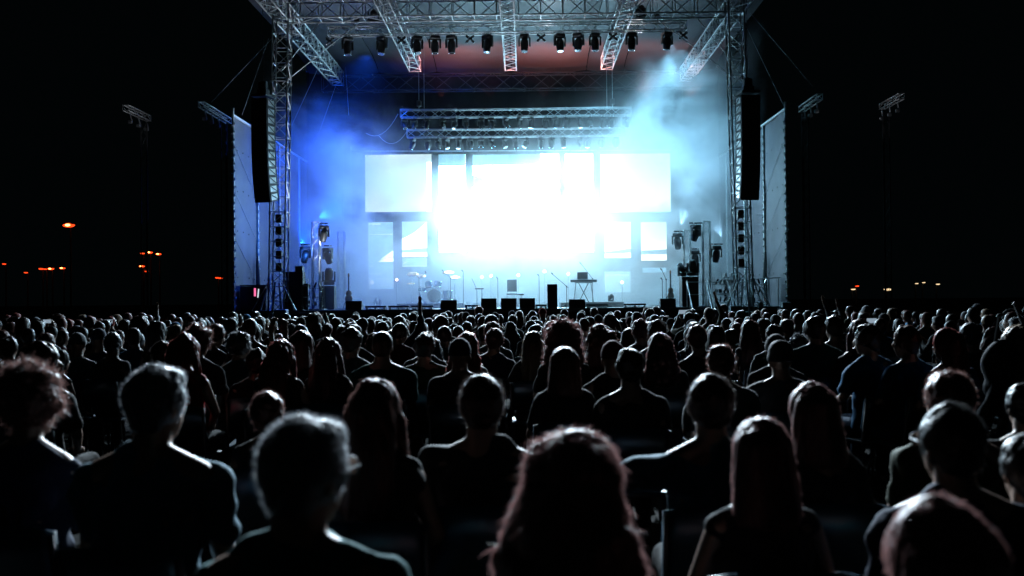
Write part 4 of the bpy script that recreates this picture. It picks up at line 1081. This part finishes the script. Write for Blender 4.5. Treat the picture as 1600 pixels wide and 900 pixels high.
# chairs: plastic shell on a steel frame
def make_chair(label):
    t = thing('chair', label, 'chair', (0, 0, 0), group='audience chairs')
    s_ = MB(); s_.bbox((0, .05, .435), (.43, .42, .02), .009)
    part('seat', s_, M['plastic'], t)
    b_ = MB(); n = 8; v = []
    for i in range(n + 1):
        x = -.21 + .42 * i / n; y = -.2 + .9 * (x * x) - .0
        for z, dy in ((.56, .02), (.7, -.01), (.83, -.035)): v.append((x, y + dy, z - (abs(x) / .21) ** 4 * .02))
    v2 = [(x, y - .014, z) for x, y, z in v]; nn2 = len(v); f_ = []
    for i in range(n):
        for j in range(2):
            a_ = i * 3 + j; f_.append((a_, a_ + 3, a_ + 4, a_ + 1)); f_.append((a_ + nn2, a_ + 1 + nn2, a_ + 4 + nn2, a_ + 3 + nn2))
        f_.append((i * 3 + 2, i * 3 + 5, i * 3 + 5 + nn2, i * 3 + 2 + nn2)); f_.append((i * 3, i * 3 + nn2, i * 3 + 3 + nn2, i * 3 + 3))
    f_.append((0, 1, 1 + nn2, nn2)); f_.append((1, 2, 2 + nn2, 1 + nn2)); e = n * 3; f_.append((e, e + nn2, e + 1 + nn2, e + 1)); f_.append((e + 1, e + 1 + nn2, e + 2 + nn2, e + 2))
    b_.add(v + v2, f_)
    part('backrest', b_, M['plastic'], t, True)
    for sx in (-1, 1):
        part('leg', MB().path([(sx * .19, .2, .425), (sx * .205, .24, .2), (sx * .215, .27, 0)], .011, 6), M['darksteel'], t, True)
        part('leg', MB().path([(sx * .2, -.215, .8), (sx * .2, -.16, .5), (sx * .2, -.14, .42), (sx * .215, -.22, 0)], .011, 6), M['darksteel'], t, True)
    part('frame', MB().tube((-.2, -.14, .42), (.2, -.14, .42), .01).tube((-.19, .2, .42), (.19, .2, .42), .01).tube((-.2, -.14, .421), (-.19, .2, .421), .01).tube((.2, -.14, .421), (.19, .2, .421), .01), M['darksteel'], t, True)
    return t
chair0 = None
CH = []
def put_chair(loc, rz, label, simple=False):
    global chair0, CK
    if chair0 is None:
        chair0 = make_chair(label); CK = kids_of(chair0); c = chair0
    else: c = copy_tree(chair0, CK)
    c.location = loc; c.rotation_euler = (0, 0, rz); c['label'] = label; return c

# ---- people picked out one by one (pixel of the head top, distance)
E = []
def X(px, py, Y, sex, style, hair, shirt, label, pose='lap', hy=0, by=0, sleeves='short', skin=0, build=1, loose=0, ln=.03, ht=0, tr='black', zoff=0, dark=0):
    E.append(dict(px=px, py=py, Y=Y, sex=sex, style=style, hair=hair, shirt=shirt, label=label, pose=pose, hy=R(hy), by=R(by), sleeves=sleeves, skin=skin, build=build, loose=loose, ln=ln, ht=R(ht), tr=tr))
X(893, 672, 2.3, 'f', 'wavy', 'auburn', 'maroon', 'woman with long wavy auburn hair in the nearest row, right of centre', sleeves='none', hy=-8, loose=11000, ln=.05)
X(465, 651, 2.15, 'm', 'longtop', 'grey', 'teal', 'man with short grey curls and glasses, nearest row left of centre', hy=-32, loose=5000, ln=.013, build=1.05)
X(236, 571, 3.25, 'm', 'longtop', 'grey', 'pale blue', 'broad man with pale grey hair and pale shirt, near left', hy=-18, loose=3000, ln=.012, build=1.15, by=-8)
X(42, 570, 3.55, 'f', 'curly', 'brown', 'navy', 'person with big curly hair at the far left near edge', loose=4200, ln=.035, hy=-15)
X(584, 593, 3.6, 'f', 'long', 'brown', 'black', 'woman with long brown hair, third row left of centre', hy=-12, loose=2600, ln=.05, sleeves='none')
X(752, 586, 3.85, 'm', 'short', 'dark', 'grey', 'person in a crumpled grey shirt behind the auburn woman', loose=1600, ln=.018, build=1.1)
X(1111, 584, 3.8, 'm', 'short', 'dark', 'pale blue', 'man with short dark hair stretching his left arm over a chair', pose='side', loose=1800, ln=.014, build=1.05)
X(1191, 653, 2.95, 'f', 'bell', 'auburn', 'black', 'woman with smooth auburn hair, second row right of centre', loose=1800, ln=.03, sleeves='none')
X(1271, 599, 3.85, 'f', 'bell', 'auburn', 'black', 'woman with short auburn hair right of the man with outstretched arm', hy=10, loose=1800, ln=.03)
X(1492, 630, 2.85, 'm', 'short', 'black', 'navy', 'man with very short hair and glasses near the right edge, second row', hy=14, build=1.1, loose=2500, ln=.01)
X(1487, 579, 3.9, 'm', 'longtop', 'brown', 'olive', 'man with short brown hair and visible ear behind the man with glasses at the right', hy=18, loose=1800, ln=.016)
X(1462, 777, 1.7, 'f', 'bell', 'auburn', 'black', 'auburn haired person cut by the bottom right edge, nearest of all', hy=12, loose=7000, ln=.022, ht=8)
X(417, 612, 4.7, 'f', 'short', 'brown', 'black', 'small person with light brown hair behind the grey curled man', loose=900, ln=.02)
X(1603, 598, 4.6, 'm', 'short', 'black', 'black', 'dark haired man cut by the right edge below the long haired woman', loose=700, ln=.015)
X(1612, 676, 2.9, 'm', 'short', 'black', 'teal', 'man in teal cut by the right edge, second row')
# middle distance
X(882, 541, 6.3, 'f', 'bell', 'brown', 'black', 'woman with rim lit bell shaped hair, mid crowd centre', loose=900, ln=.02)
X(985, 544, 6.0, 'm', 'short', 'black', 'black', 'man with round cropped head and both ears showing, mid crowd', loose=400, ln=.01)
X(957, 531, 7.1, 'm', 'cap', 'cloth:maroon', 'black', 'man in a dark red cap left behind the round cropped man')
X(1032, 519, 8.0, 'f', 'wavy', 'auburn', 'black', 'woman with flaring shoulder length hair, mid crowd right of centre', loose=900, ln=.04)
X(880, 502, 8.4, 'f', 'afro', 'auburn', 'black', 'woman with very wide curly hair behind the bell haired woman', loose=1800, ln=.04)
X(939, 511, 9.0, 'f', 'afro', 'brown', 'black', 'woman with curly hair right of the very wide curly hair', loose=900, ln=.03)
X(832, 518, 9.4, 'f', 'long', 'blond', 'black', 'woman with narrow rim lit blond hair left of the wide curls', loose=400, ln=.02)
X(1127, 538, 6.4, 'm', 'longtop', 'brown', 'white', 'man with tousled brown hair and light collar, right of centre', hy=12, loose=700, ln=.02)
X(1220, 531, 6.8, 'm', 'beanie', 'cloth:grey', 'grey', 'man in a grey beanie with broad shoulders, right of centre', build=1.15)
X(1213, 521, 7.8, 'm', 'cap', 'cloth:grey', 'black', 'man in a pale cap just behind the grey beanie')
X(597, 516, 7.9, 'm', 'bald', 'dark', 'teal', 'man with cropped head and broad dark teal shoulders, left of centre', build=1.2)
X(663, 521, 8.6, 'm', 'short', 'black', 'olive', 'man with round short hair two seats right of the teal shoulders')
X(718, 527, 7.4, 'm', 'cap', 'cloth:navy', 'black', 'man in a dark cap wearing headphones strap, centre left', build=1.05)
X(729, 517, 8.4, 'f', 'wavy', 'red', 'white', 'woman with wavy red hair over her right shoulder, centre left', hy=-20, loose=900, ln=.04, sleeves='none')
X(60, 533, 6.2, 'm', 'short', 'dark', 'black', 'man in profile looking right at the far left', hy=-55)
X(308, 509, 8.4, 'f', 'curly', 'brown', 'black', 'person with frizzy curls left of the phone holders', loose=1500, ln=.03, hy=-15)
X(287, 523, 7.4, 'f', 'long', 'red', 'red', 'woman with long orange red hair on the left', hy=-25, loose=700, ln=.04, sleeves='none')
X(372, 519, 9.0, 'm', 'curly', 'grey', 'white', 'grey haired man in white with his arm raised, left', pose='raise', hy=-35, by=-20, loose=600, ln=.02)
X(400, 545, 8.0, 'm', 'short', 'dark', 'black', 'person raising one bare arm straight up on the left', pose='up', sleeves='short', by=8)
X(437, 531, 7.3, 'f', 'long', 'red', 'black', 'woman with long straight red hair and bare shoulder, left', hy=-14, loose=700, ln=.04, sleeves='none')
X(470, 517, 8.2, 'f', 'bell', 'auburn', 'black', 'woman with auburn bob right of the long red hair', hy=-12)
X(512, 529, 7.5, 'f', 'long', 'auburn', 'black', 'woman with bare shoulders two seats right of the long red hair', hy=-14, sleeves='none')
X(548, 512, 8.6, 'm', 'short', 'black', 'white', 'dark haired man in a light shirt beside the cropped man', hy=-15)
X(1359, 506, 8.1, 'm', 'short', 'dark', 'blue', 'man in a blue shirt turned sideways, right aisle side', hy=30, by=22, tr='jeans', pose='elbow')
X(1420, 509, 7.8, 'm', 'short', 'brown', 'blue', 'second man in blue with arms folded, right of the first', hy=25, by=20, tr='jeans', pose='elbow')
X(1483, 513, 7.5, 'f', 'bell', 'red', 'blue', 'red haired woman in a bright blue top, right', hy=25, by=12, loose=600, ln=.03)
X(1592, 509, 6.7, 'f', 'long', 'blond', 'grey', 'woman with long fair hair and shoulder bag at the right edge', hy=15, by=10, loose=900, ln=.04, sleeves='long')
X(1518, 504, 9.4, 'm', 'short', 'grey', 'black', 'grey haired man between the blue top and the right edge', hy=30)
X(1305, 493, 10.5, 'm', 'short', 'dark', 'black', 'man with a squarish head at the right, before the wing wall', hy=20)
X(1275, 493.5, 9.6, 'm', 'short', 'dark', 'teal', 'broad dark man left of the squarish head', build=1.1, hy=15)
X(1345, 499, 9.3, 'f', 'long', 'auburn', 'black', 'woman with pinkish long hair left behind the first blue shirt', hy=20)
used = []
for k, e in enumerate(E):
    tall = {'afro': .05, 'curly': .022, 'wavy': .018, 'beanie': .02, 'cap': .015}.get(e['style'], .008)
    head = at(e['px'], e['py'], e['Y']); sc_ = head.z / (1.325 + tall)
    near = e['Y'] < 5
    ms = person_meshes(e['sex'], e['style'], e['pose'], e['hy'], e['ht'], e['sleeves'], True, k, e['build'], 0 if near else 1)
    hm = SHIRT[e['hair'][6:]] if e['hair'].startswith('cloth:') else HAIR[e['hair']]
    strd = strands(ms['hair'], e['loose'], e['ln'], e['style'], k, .0009 if near else .0016) if e['loose'] else None
    loc = (head.x, e['Y'] + .0, 0)
    t = put(ms, loc, sc_, e['by'], e['label'], SKIN[e['skin']], hm, SHIRT[e['shirt']], M['jeans'] if e['tr'] == 'jeans' else SHIRT['black'], strand=strd)
    if e['style'] in ('beanie', 'cap'):
        for c in t.children:
            if c.name.startswith('hair'): c.name = 'hat'
    used.append((head.x, e['Y'], e['px']))
    e['obj'] = t
    if k == 0:                    # fuller head of hair
        for c in t.children:
            if c.name.startswith('hair'): c.scale = (1.2, 1.12, 1.0)
    c = put_chair((head.x, e['Y'], 0), e['by'] + R(rnd.uniform(-4, 4)), 'pale plastic chair under the ' + ' '.join(e['label'].split()[:10]))
def glasses(t, hy, sc_=1):
    g_ = MB(); P_ = MB()
    for sx in (-1, 1):
        c = HC + Vector((sx * .034, .108, .012))
        pts = [c + Vector((.027 * math.cos(i * .524), .004 * 0, .02 * math.sin(i * .524))) for i in range(13)]
        g_.path(pts, .0022, 5); g_.tube(HC + Vector((sx * .062, .105, .015)), HC + Vector((sx * .083, .0, .01)), .0022)
        P_.add(pts[:12], [tuple(range(12))])
    g_.tube(HC + Vector((-.008, .11, .014)), HC + Vector((.008, .11, .014)), .002)
    turned(g_, hy); turned(P_, hy)
    o = part('glasses', g_, M['darksteel'], t, True); link('lens', P_.mesh('lens', M['glass']), o)
for q in E:
    if 'glasses' in q['label'] and 'behind' not in q['label']: glasses(q['obj'], q['hy'])
# a shoulder bag on the lap side of the fair haired woman
eb = [e for e in E if 'shoulder bag' in e['label']][0]
pb = at(eb['px'] - 25, eb['py'] + 70, eb['Y'])
t = thing('shoulder_bag', 'crumpled light bag hanging beside the fair haired woman at the right edge', 'bag', pb)
bm_ = MB().ell((0, 0, 0), (.13, .1, .2), 16, 12).ell((.02, 0, -.1), (.15, .11, .13), 16, 10)
o = link('pouch', remesh(bm_, .012, 1, .03, (8, 8, 8), 3, name='pouch'), t); setm(o, SHIRT['grey'])
part('strap', MB().path([(-.05, 0, .18), (-.02, .0, .35), (.08, 0, .45), (.14, 0, .3)], .012, 5), M['cable'], t)
# empty chair by the right aisle
ec = at(1442, 609, 9.2)
put_chair((at(1450, 600, 8.6).x, 8.6, 0), R(14), 'empty pale blue chair by the right aisle')

# ---- the rest of the audience, drawn from a few kinds
kinds = [('m', 'short', 'lap', -4, 'short', 'short hair'), ('f', 'long', 'lap', 6, 'short', 'long straight hair'), ('m', 'bald', 'elbow', 10, 'short', 'cropped head'),
         ('f', 'bell', 'lap', -12, 'none', 'smooth shoulder length hair'), ('m', 'longtop', 'clap', 18, 'long', 'swept up hair'), ('f', 'bun', 'lap', 0, 'short', 'hair in a bun'),
         ('m', 'cap', 'lap', 8, 'short', 'a cap'), ('f', 'curly', 'lap', -20, 'short', 'curly hair'), ('f', 'tail', 'clap', 14, 'none', 'a ponytail'), ('m', 'short', 'lap', -38, 'short', 'short hair, looking right'),
         ('f', 'wavy', 'lap', 24, 'short', 'wavy hair'), ('m', 'longtop', 'up', -6, 'long', 'tousled hair, arm raised'), ('f', 'long', 'film', 10, 'none', 'long hair, filming with a phone'), ('f', 'long', 'lap', -30, 'none', 'long hair, looking right'), ('f', 'afro', 'lap', 8, 'short', 'very wide curls'), ('m', 'short', 'film', 4, 'short', 'short hair, filming with a phone'), ('m', 'short', 'lap', 42, 'short', 'short hair, looking left')]
wts = [13, 8, 7, 8, 9, 6, 6, 7, 6, 9, 7, 1, 3, 9, 4, 3, 9]
TI = [3, -8, 0, 6, -4, 8, -6, 0, 10, -12, 5, 0, -5, -10, 4, 8, -3]
KM = [person_meshes(k[0], k[1], k[2], R(k[3]), R(TI[i]), k[4], True, 50 + i, 1.0, 1) for i, k in enumerate(kinds)]
KS = [strands(m_['hair'], 500 if kinds[i][1] not in ('cap', 'bald') else 40, {'short': .014, 'longtop': .018, 'bald': .008}.get(kinds[i][1], .04), kinds[i][1], i, .0018) for i, m_ in enumerate(KM)]
KL = [person_meshes(k[0], k[1], k[2], R(k[3]), R(TI[i]), k[4], False, 80 + i, 1.0, 2) for i, k in enumerate(kinds)]
spots = []
rows = np.arange(6.4, 24.2, .9)
for ri, y in enumerate(rows):
    half = y * .56 + .6
    x = -half + rnd.uniform(0, .5)
    while x < half:
        yy = y + rnd.uniform(-.2, .2); xx = x + rnd.uniform(-.1, .1); x += rnd.uniform(.53, .66)
        px = 820 + xx * FPX / yy
        pr = .93
        if px > 1290 and y < 12: pr = .3
        if px < 420 and y < 9: pr = .5
        if y < 8.5: pr *= .6
        if y > 13 and (px < 300 or px > 1350): pr = .8
        if rnd.random() > pr: continue
        if px < -40 or px > 1640: continue
        # keep clear of the figures placed by hand and do not hide them
        bad = False
        for ux, uy, upx in used:
            if math.hypot(ux - xx, uy - yy) < .52: bad = True
            if uy > yy and uy < 12 and abs(upx - px) < 30 + 140 / yy: bad = True
            if uy <= yy < uy + 2.5 and False: bad = True
        if 1375 < px < 1460 and y < 12: bad = True
        if bad: continue
        spots.append((xx, yy, len(rows) - ri, px))
spots.sort(key=lambda s: s[1])
land = [(-99, 'at the far left edge'), (110, 'below the bright red lamp'), (230, 'left of the left wing wall'), (355, 'below the left wing wall'), (405, 'below the left tower'), (450, 'below the left speaker stack'),
        (530, 'below the leftmost wedge monitor'), (600, 'below the lower left screen'), (645, 'below the drum kit'), (735, 'below the leftmost middle wedge'), (790, 'below the stage chair'), (850, 'below the tall cabinet'),
        (905, 'below the keyboard'), (960, 'below the low riser'), (1025, 'below the rightmost wedge'), (1070, 'below the right floor trusses'), (1115, 'below the stage steps'), (1165, 'below the right tower'),
        (1215, 'below the right wing wall'), (1290, 'right of the wing wall'), (1400, 'at the right'), (1520, 'at the far right edge')]
ordr = ordw + ['twenty-first', 'twenty-second', 'twenty-third', 'twenty-fourth', 'twenty-fifth', 'twenty-sixth', 'twenty-seventh']
hc = ['black', 'dark', 'dark', 'brown', 'brown', 'auburn', 'red', 'blond', 'grey']; hw = [16, 22, 20, 16, 8, 7, 3, 5, 5]
sc2 = ['black', 'navy', 'grey', 'white', 'blue', 'teal', 'olive', 'maroon', 'red']; sw = [24, 14, 12, 9, 6, 6, 8, 5, 2]
N1 = 300 - len(E)
pend = []; rest = []
for i, (xx, yy, row, px) in enumerate(spots):
    ki = rnd.choices(range(len(kinds)), wts)[0]; h = rnd.choices(hc, hw)[0]; s_ = rnd.choices(sc2, sw)[0]
    k_ = kinds[ki]; scl = rnd.gauss(.97 if k_[0] == 'm' else .935, .045); scl = min(1.09, max(.83, scl))
    side = (px - 800) / 800
    rz = rnd.gauss(math.atan2(xx - CX, 40 - yy) * .9, .24)
    if px < 380 or px > 1300: rz += rnd.uniform(-.35, .35)
    rec = (xx, yy, row, px, ki, h, s_, scl, rz)
    (pend if len(pend) < N1 else rest).append(rec)
# labels
def lab(rec):
    xx, yy, row, px, ki, h, s_, scl, rz = rec
    pl = [l for a_, l in land if px >= a_ - 25][-1]
    who = 'man' if kinds[ki][0] == 'm' else 'woman'; dsc = kinds[ki][5]
    cn = {'dark': 'dark brown'}.get(h, h)
    if kinds[ki][1] == 'cap': d2 = f'in a {s_} cap'
    elif 'cropped' in dsc: d2 = f'with cropped {cn} hair'
    else: d2 = f'with {cn} ' + dsc if not dsc.startswith('a ') and not dsc.startswith('hair') else (f'with {cn} ' + dsc.replace('a ', '') if dsc.startswith('a ') else f'with {cn} hair in a bun')
    return who, d2, s_, pl, row
from collections import defaultdict
G = defaultdict(list)
for r_ in pend:
    who, d2, s_, pl, row = lab(r_); band = ordr[row - 1]
    G[f'{who} {d2}, {pl}, {band} row'.replace(', filming with a phone', ', filming').replace('dark brown ', 'dark ')].append(r_)
final = []
for L_, rs in G.items():
    if len(rs) == 1: final.append((rs[0], L_)); continue
    rs.sort(key=lambda r: r[3])
    for j, r_ in enumerate(rs):
        pre = 'leftmost' if j == 0 else ('rightmost' if j == len(rs) - 1 else ordw[j])
        final.append((r_, f'{pre} ' + L_))
phones = 0
for (xx, yy, row, px, ki, h, s_, scl, rz), L_ in final:
    far = yy > 11.5; ms = (KL if far else KM)[ki]
    hm = SHIRT[s_] if kinds[ki][1] == 'cap' else HAIR[h]
    t = put(ms, (xx, yy, 0), scl, rz, L_, rnd.choices(SKIN, [5, 4, 1])[0], hm, SHIRT[s_], rnd.choice([SHIRT['black'], M['jeans']]), strand=None if far else KS[ki])
    t.rotation_euler = (rnd.gauss(0, .03), rnd.gauss(0, .045), rz)
    if kinds[ki][1] == 'cap':
        for c in t.children:
            if c.name.startswith('hair'): c.name = 'hat'
    if kinds[ki][2] == 'film':
        ph = thing('smartphone', 'phone held up by the ' + ' '.join(L_.replace(', filming with a phone', '').split()[:11]), 'phone', Vector((xx, yy, 0)) + Matrix.Rotation(rz, 3, 'Z') @ (Vector((0, .37, 1.29)) * scl), rz, 'phones held up in the audience')
        part('case', MB().bbox((0, 0, 0), (.15, .01, .075), .004), M['phone'], ph); part('screen', MB().box((0, -.0065, 0), (.14, .002, .067)), M['phone_glow'], ph)
    if yy < 15: put_chair((xx, yy - .0, 0), rz * .5, 'chair of ' + ' '.join(L_.replace(' the ', ' ').split()[:14]))
# everyone else in the back rows: one mass
CHM = MB().box((0, .05, .435), (.43, .42, .02)).box((0, -.21, .7), (.42, .02, .26))
for sx in (-1, 1):
    CHM.box((sx * .2, .25, .21), (.02, .02, .42)); CHM.box((sx * .2, -.2, .21), (.02, .02, .42))
mats = []; V = []; NF = []; MI = []; off = 0
pool = {}
def midx(m_):
    if m_ not in mats: mats.append(m_)
    return mats.index(m_)
def arr(me):
    if me.name not in pool:
        nv = len(me.vertices); co = np.empty(nv * 3, 'f'); me.vertices.foreach_get('co', co)
        nl = len(me.loops); li = np.empty(nl, 'i'); me.loops.foreach_get('vertex_index', li)
        ls = np.empty(len(me.polygons), 'i'); me.polygons.foreach_get('loop_start', ls)
        lt2 = np.empty(len(me.polygons), 'i'); me.polygons.foreach_get('loop_total', lt2)
        pool[me.name] = (co.reshape(-1, 3), li, lt2)
    return pool[me.name]
chme = CHM.mesh('chairlow', None)
LI = []; LT = []
for (xx, yy, row, px, ki, h, s_, scl, rz) in rest:
    ms = KL[ki]; c_, s2 = math.cos(rz), math.sin(rz); Rm = np.array([[c_, -s2, 0], [s2, c_, 0], [0, 0, 1]])
    sk = rnd.choices(SKIN, [5, 4, 1])[0]; hm = SHIRT[s_] if kinds[ki][1] == 'cap' else HAIR[h]
    for me, m_ in ((ms['body'], sk), (ms['hair'], hm), (ms['shirt'], SHIRT[s_]), (ms['trousers'], SHIRT['black']), (chme, M['plastic'])):
        co, li, lt2 = arr(me); V.append((co * scl) @ Rm.T + np.array([xx, yy, 0])); LI.append(li + off); LT.append(lt2)
        MI.append(np.full(len(lt2), midx(m_), 'i')); off += len(co)
if V:
    V = np.concatenate(V).astype('f'); LI = np.concatenate(LI).astype('i'); LT = np.concatenate(LT).astype('i'); MI = np.concatenate(MI)
    me = bpy.data.meshes.new('back_rows_crowd'); me.vertices.add(len(V)); me.vertices.foreach_set('co', V.ravel())
    me.loops.add(len(LI)); me.loops.foreach_set('vertex_index', LI)
    me.polygons.add(len(LT)); st_ = np.concatenate([[0], np.cumsum(LT)[:-1]]).astype('i')
    me.polygons.foreach_set('loop_start', st_)
    for m_ in mats: me.materials.append(m_)
    me.polygons.foreach_set('material_index', MI); me.update(calc_edges=True); me.validate(); me.shade_smooth()
    tag(link('far_crowd', me), 'mass of seated people in the rows nearest the stage', 'crowd', kind='stuff')
bpy.data.scenes.remove(TSC)
print('PEOPLE', len(E), len(final), 'rest', len(rest), 'tris', len(LT))

# ------------------------------------------------------------------ distant lamps in the dark
def street_lamp(px, py, Y, s, m_, core, label, group='distant lamps beyond the field'):
    p = at(px, py, Y); t = thing('street_lamp', label, 'lamp', (p.x, p.y, 0), group=group)
    part('pole', MB().tube((0, .3, 0), (0, .3, p.z + .1), .09, .06), M['black'], t)
    part('arm', MB().tube((0, .3, p.z + .1), (0, -.1, p.z + .12), .04), M['black'], t)
    hd = part('lamp_head', MB().ell((0, 0, p.z + .08), (.42 * s, .25, .12), 14, 6), M['black'], t, True)
    link('bloom_body', MB().ell((0, -.06, p.z), (.38 * s, .22, .13 * s), 14, 8).mesh('bloom_body', m_, True), hd)  # lit body drawn oversize, its width stands in for the lamp's bloom
    if core: link('bulb', MB().ell((0, -.3, p.z), (.16 * s, .05, .07 * s), 10, 6).mesh('bulb', core, True), hd)
street_lamp(108, 352, 90, 1.5, M['lamp_red'], M['lamp_core'], 'brightest red orange lamp, high up in the dark on the left')
for px, py, l, s in ((7, 412.5, 'tiny red lamp at the very left edge', .5), (41, 426, 'tiny dim red lamp second from the left edge', .5), (65, 420, 'left end of the low row of red lamps', .7), (71, 420.5, 'small second lamp of the low red row', .5), (80, 420, 'brightest lamp of the low red row', .9),
                     (98, 419, 'red lamp just right of the low red row', .8), (223, 396, 'small yellowish lamp left of the upper pair', .6), (234, 394.5, 'upper orange lamp of the middle cluster', .9), (248, 397, 'red lamp at the right of the middle cluster', .8), (222, 416, 'red lamp below the middle cluster', .8),
                     (229, 424, 'faint red lamp lowest in the middle cluster', .5), (340, 434, 'left lamp of the red pair beside the wing wall', .6), (345, 434.5, 'right lamp of the red pair beside the wing wall', .6)):
    street_lamp(px, py, 100, s, M['lamp_red'], M['lamp_core'] if s > .7 else None, l)
for px, py, l, s in ((1333, 452, 'left small cream lamp in the dark on the right', .6), (1387, 452, 'brightest cream lamp in the dark on the right', 1.1), (1432, 443, 'left faint lamp of the upper right row', .4), (1443, 441.5, 'middle faint lamp of the upper right row', .4), (1465, 444, 'right faint lamp of the upper right row', .5)):
    street_lamp(px, py, 100, s, M['lamp_cream'], None, l)
street_lamp(1339, 447, 100, .5, M['lamp_red'], None, 'small reddish lamp beside the left cream lamp')
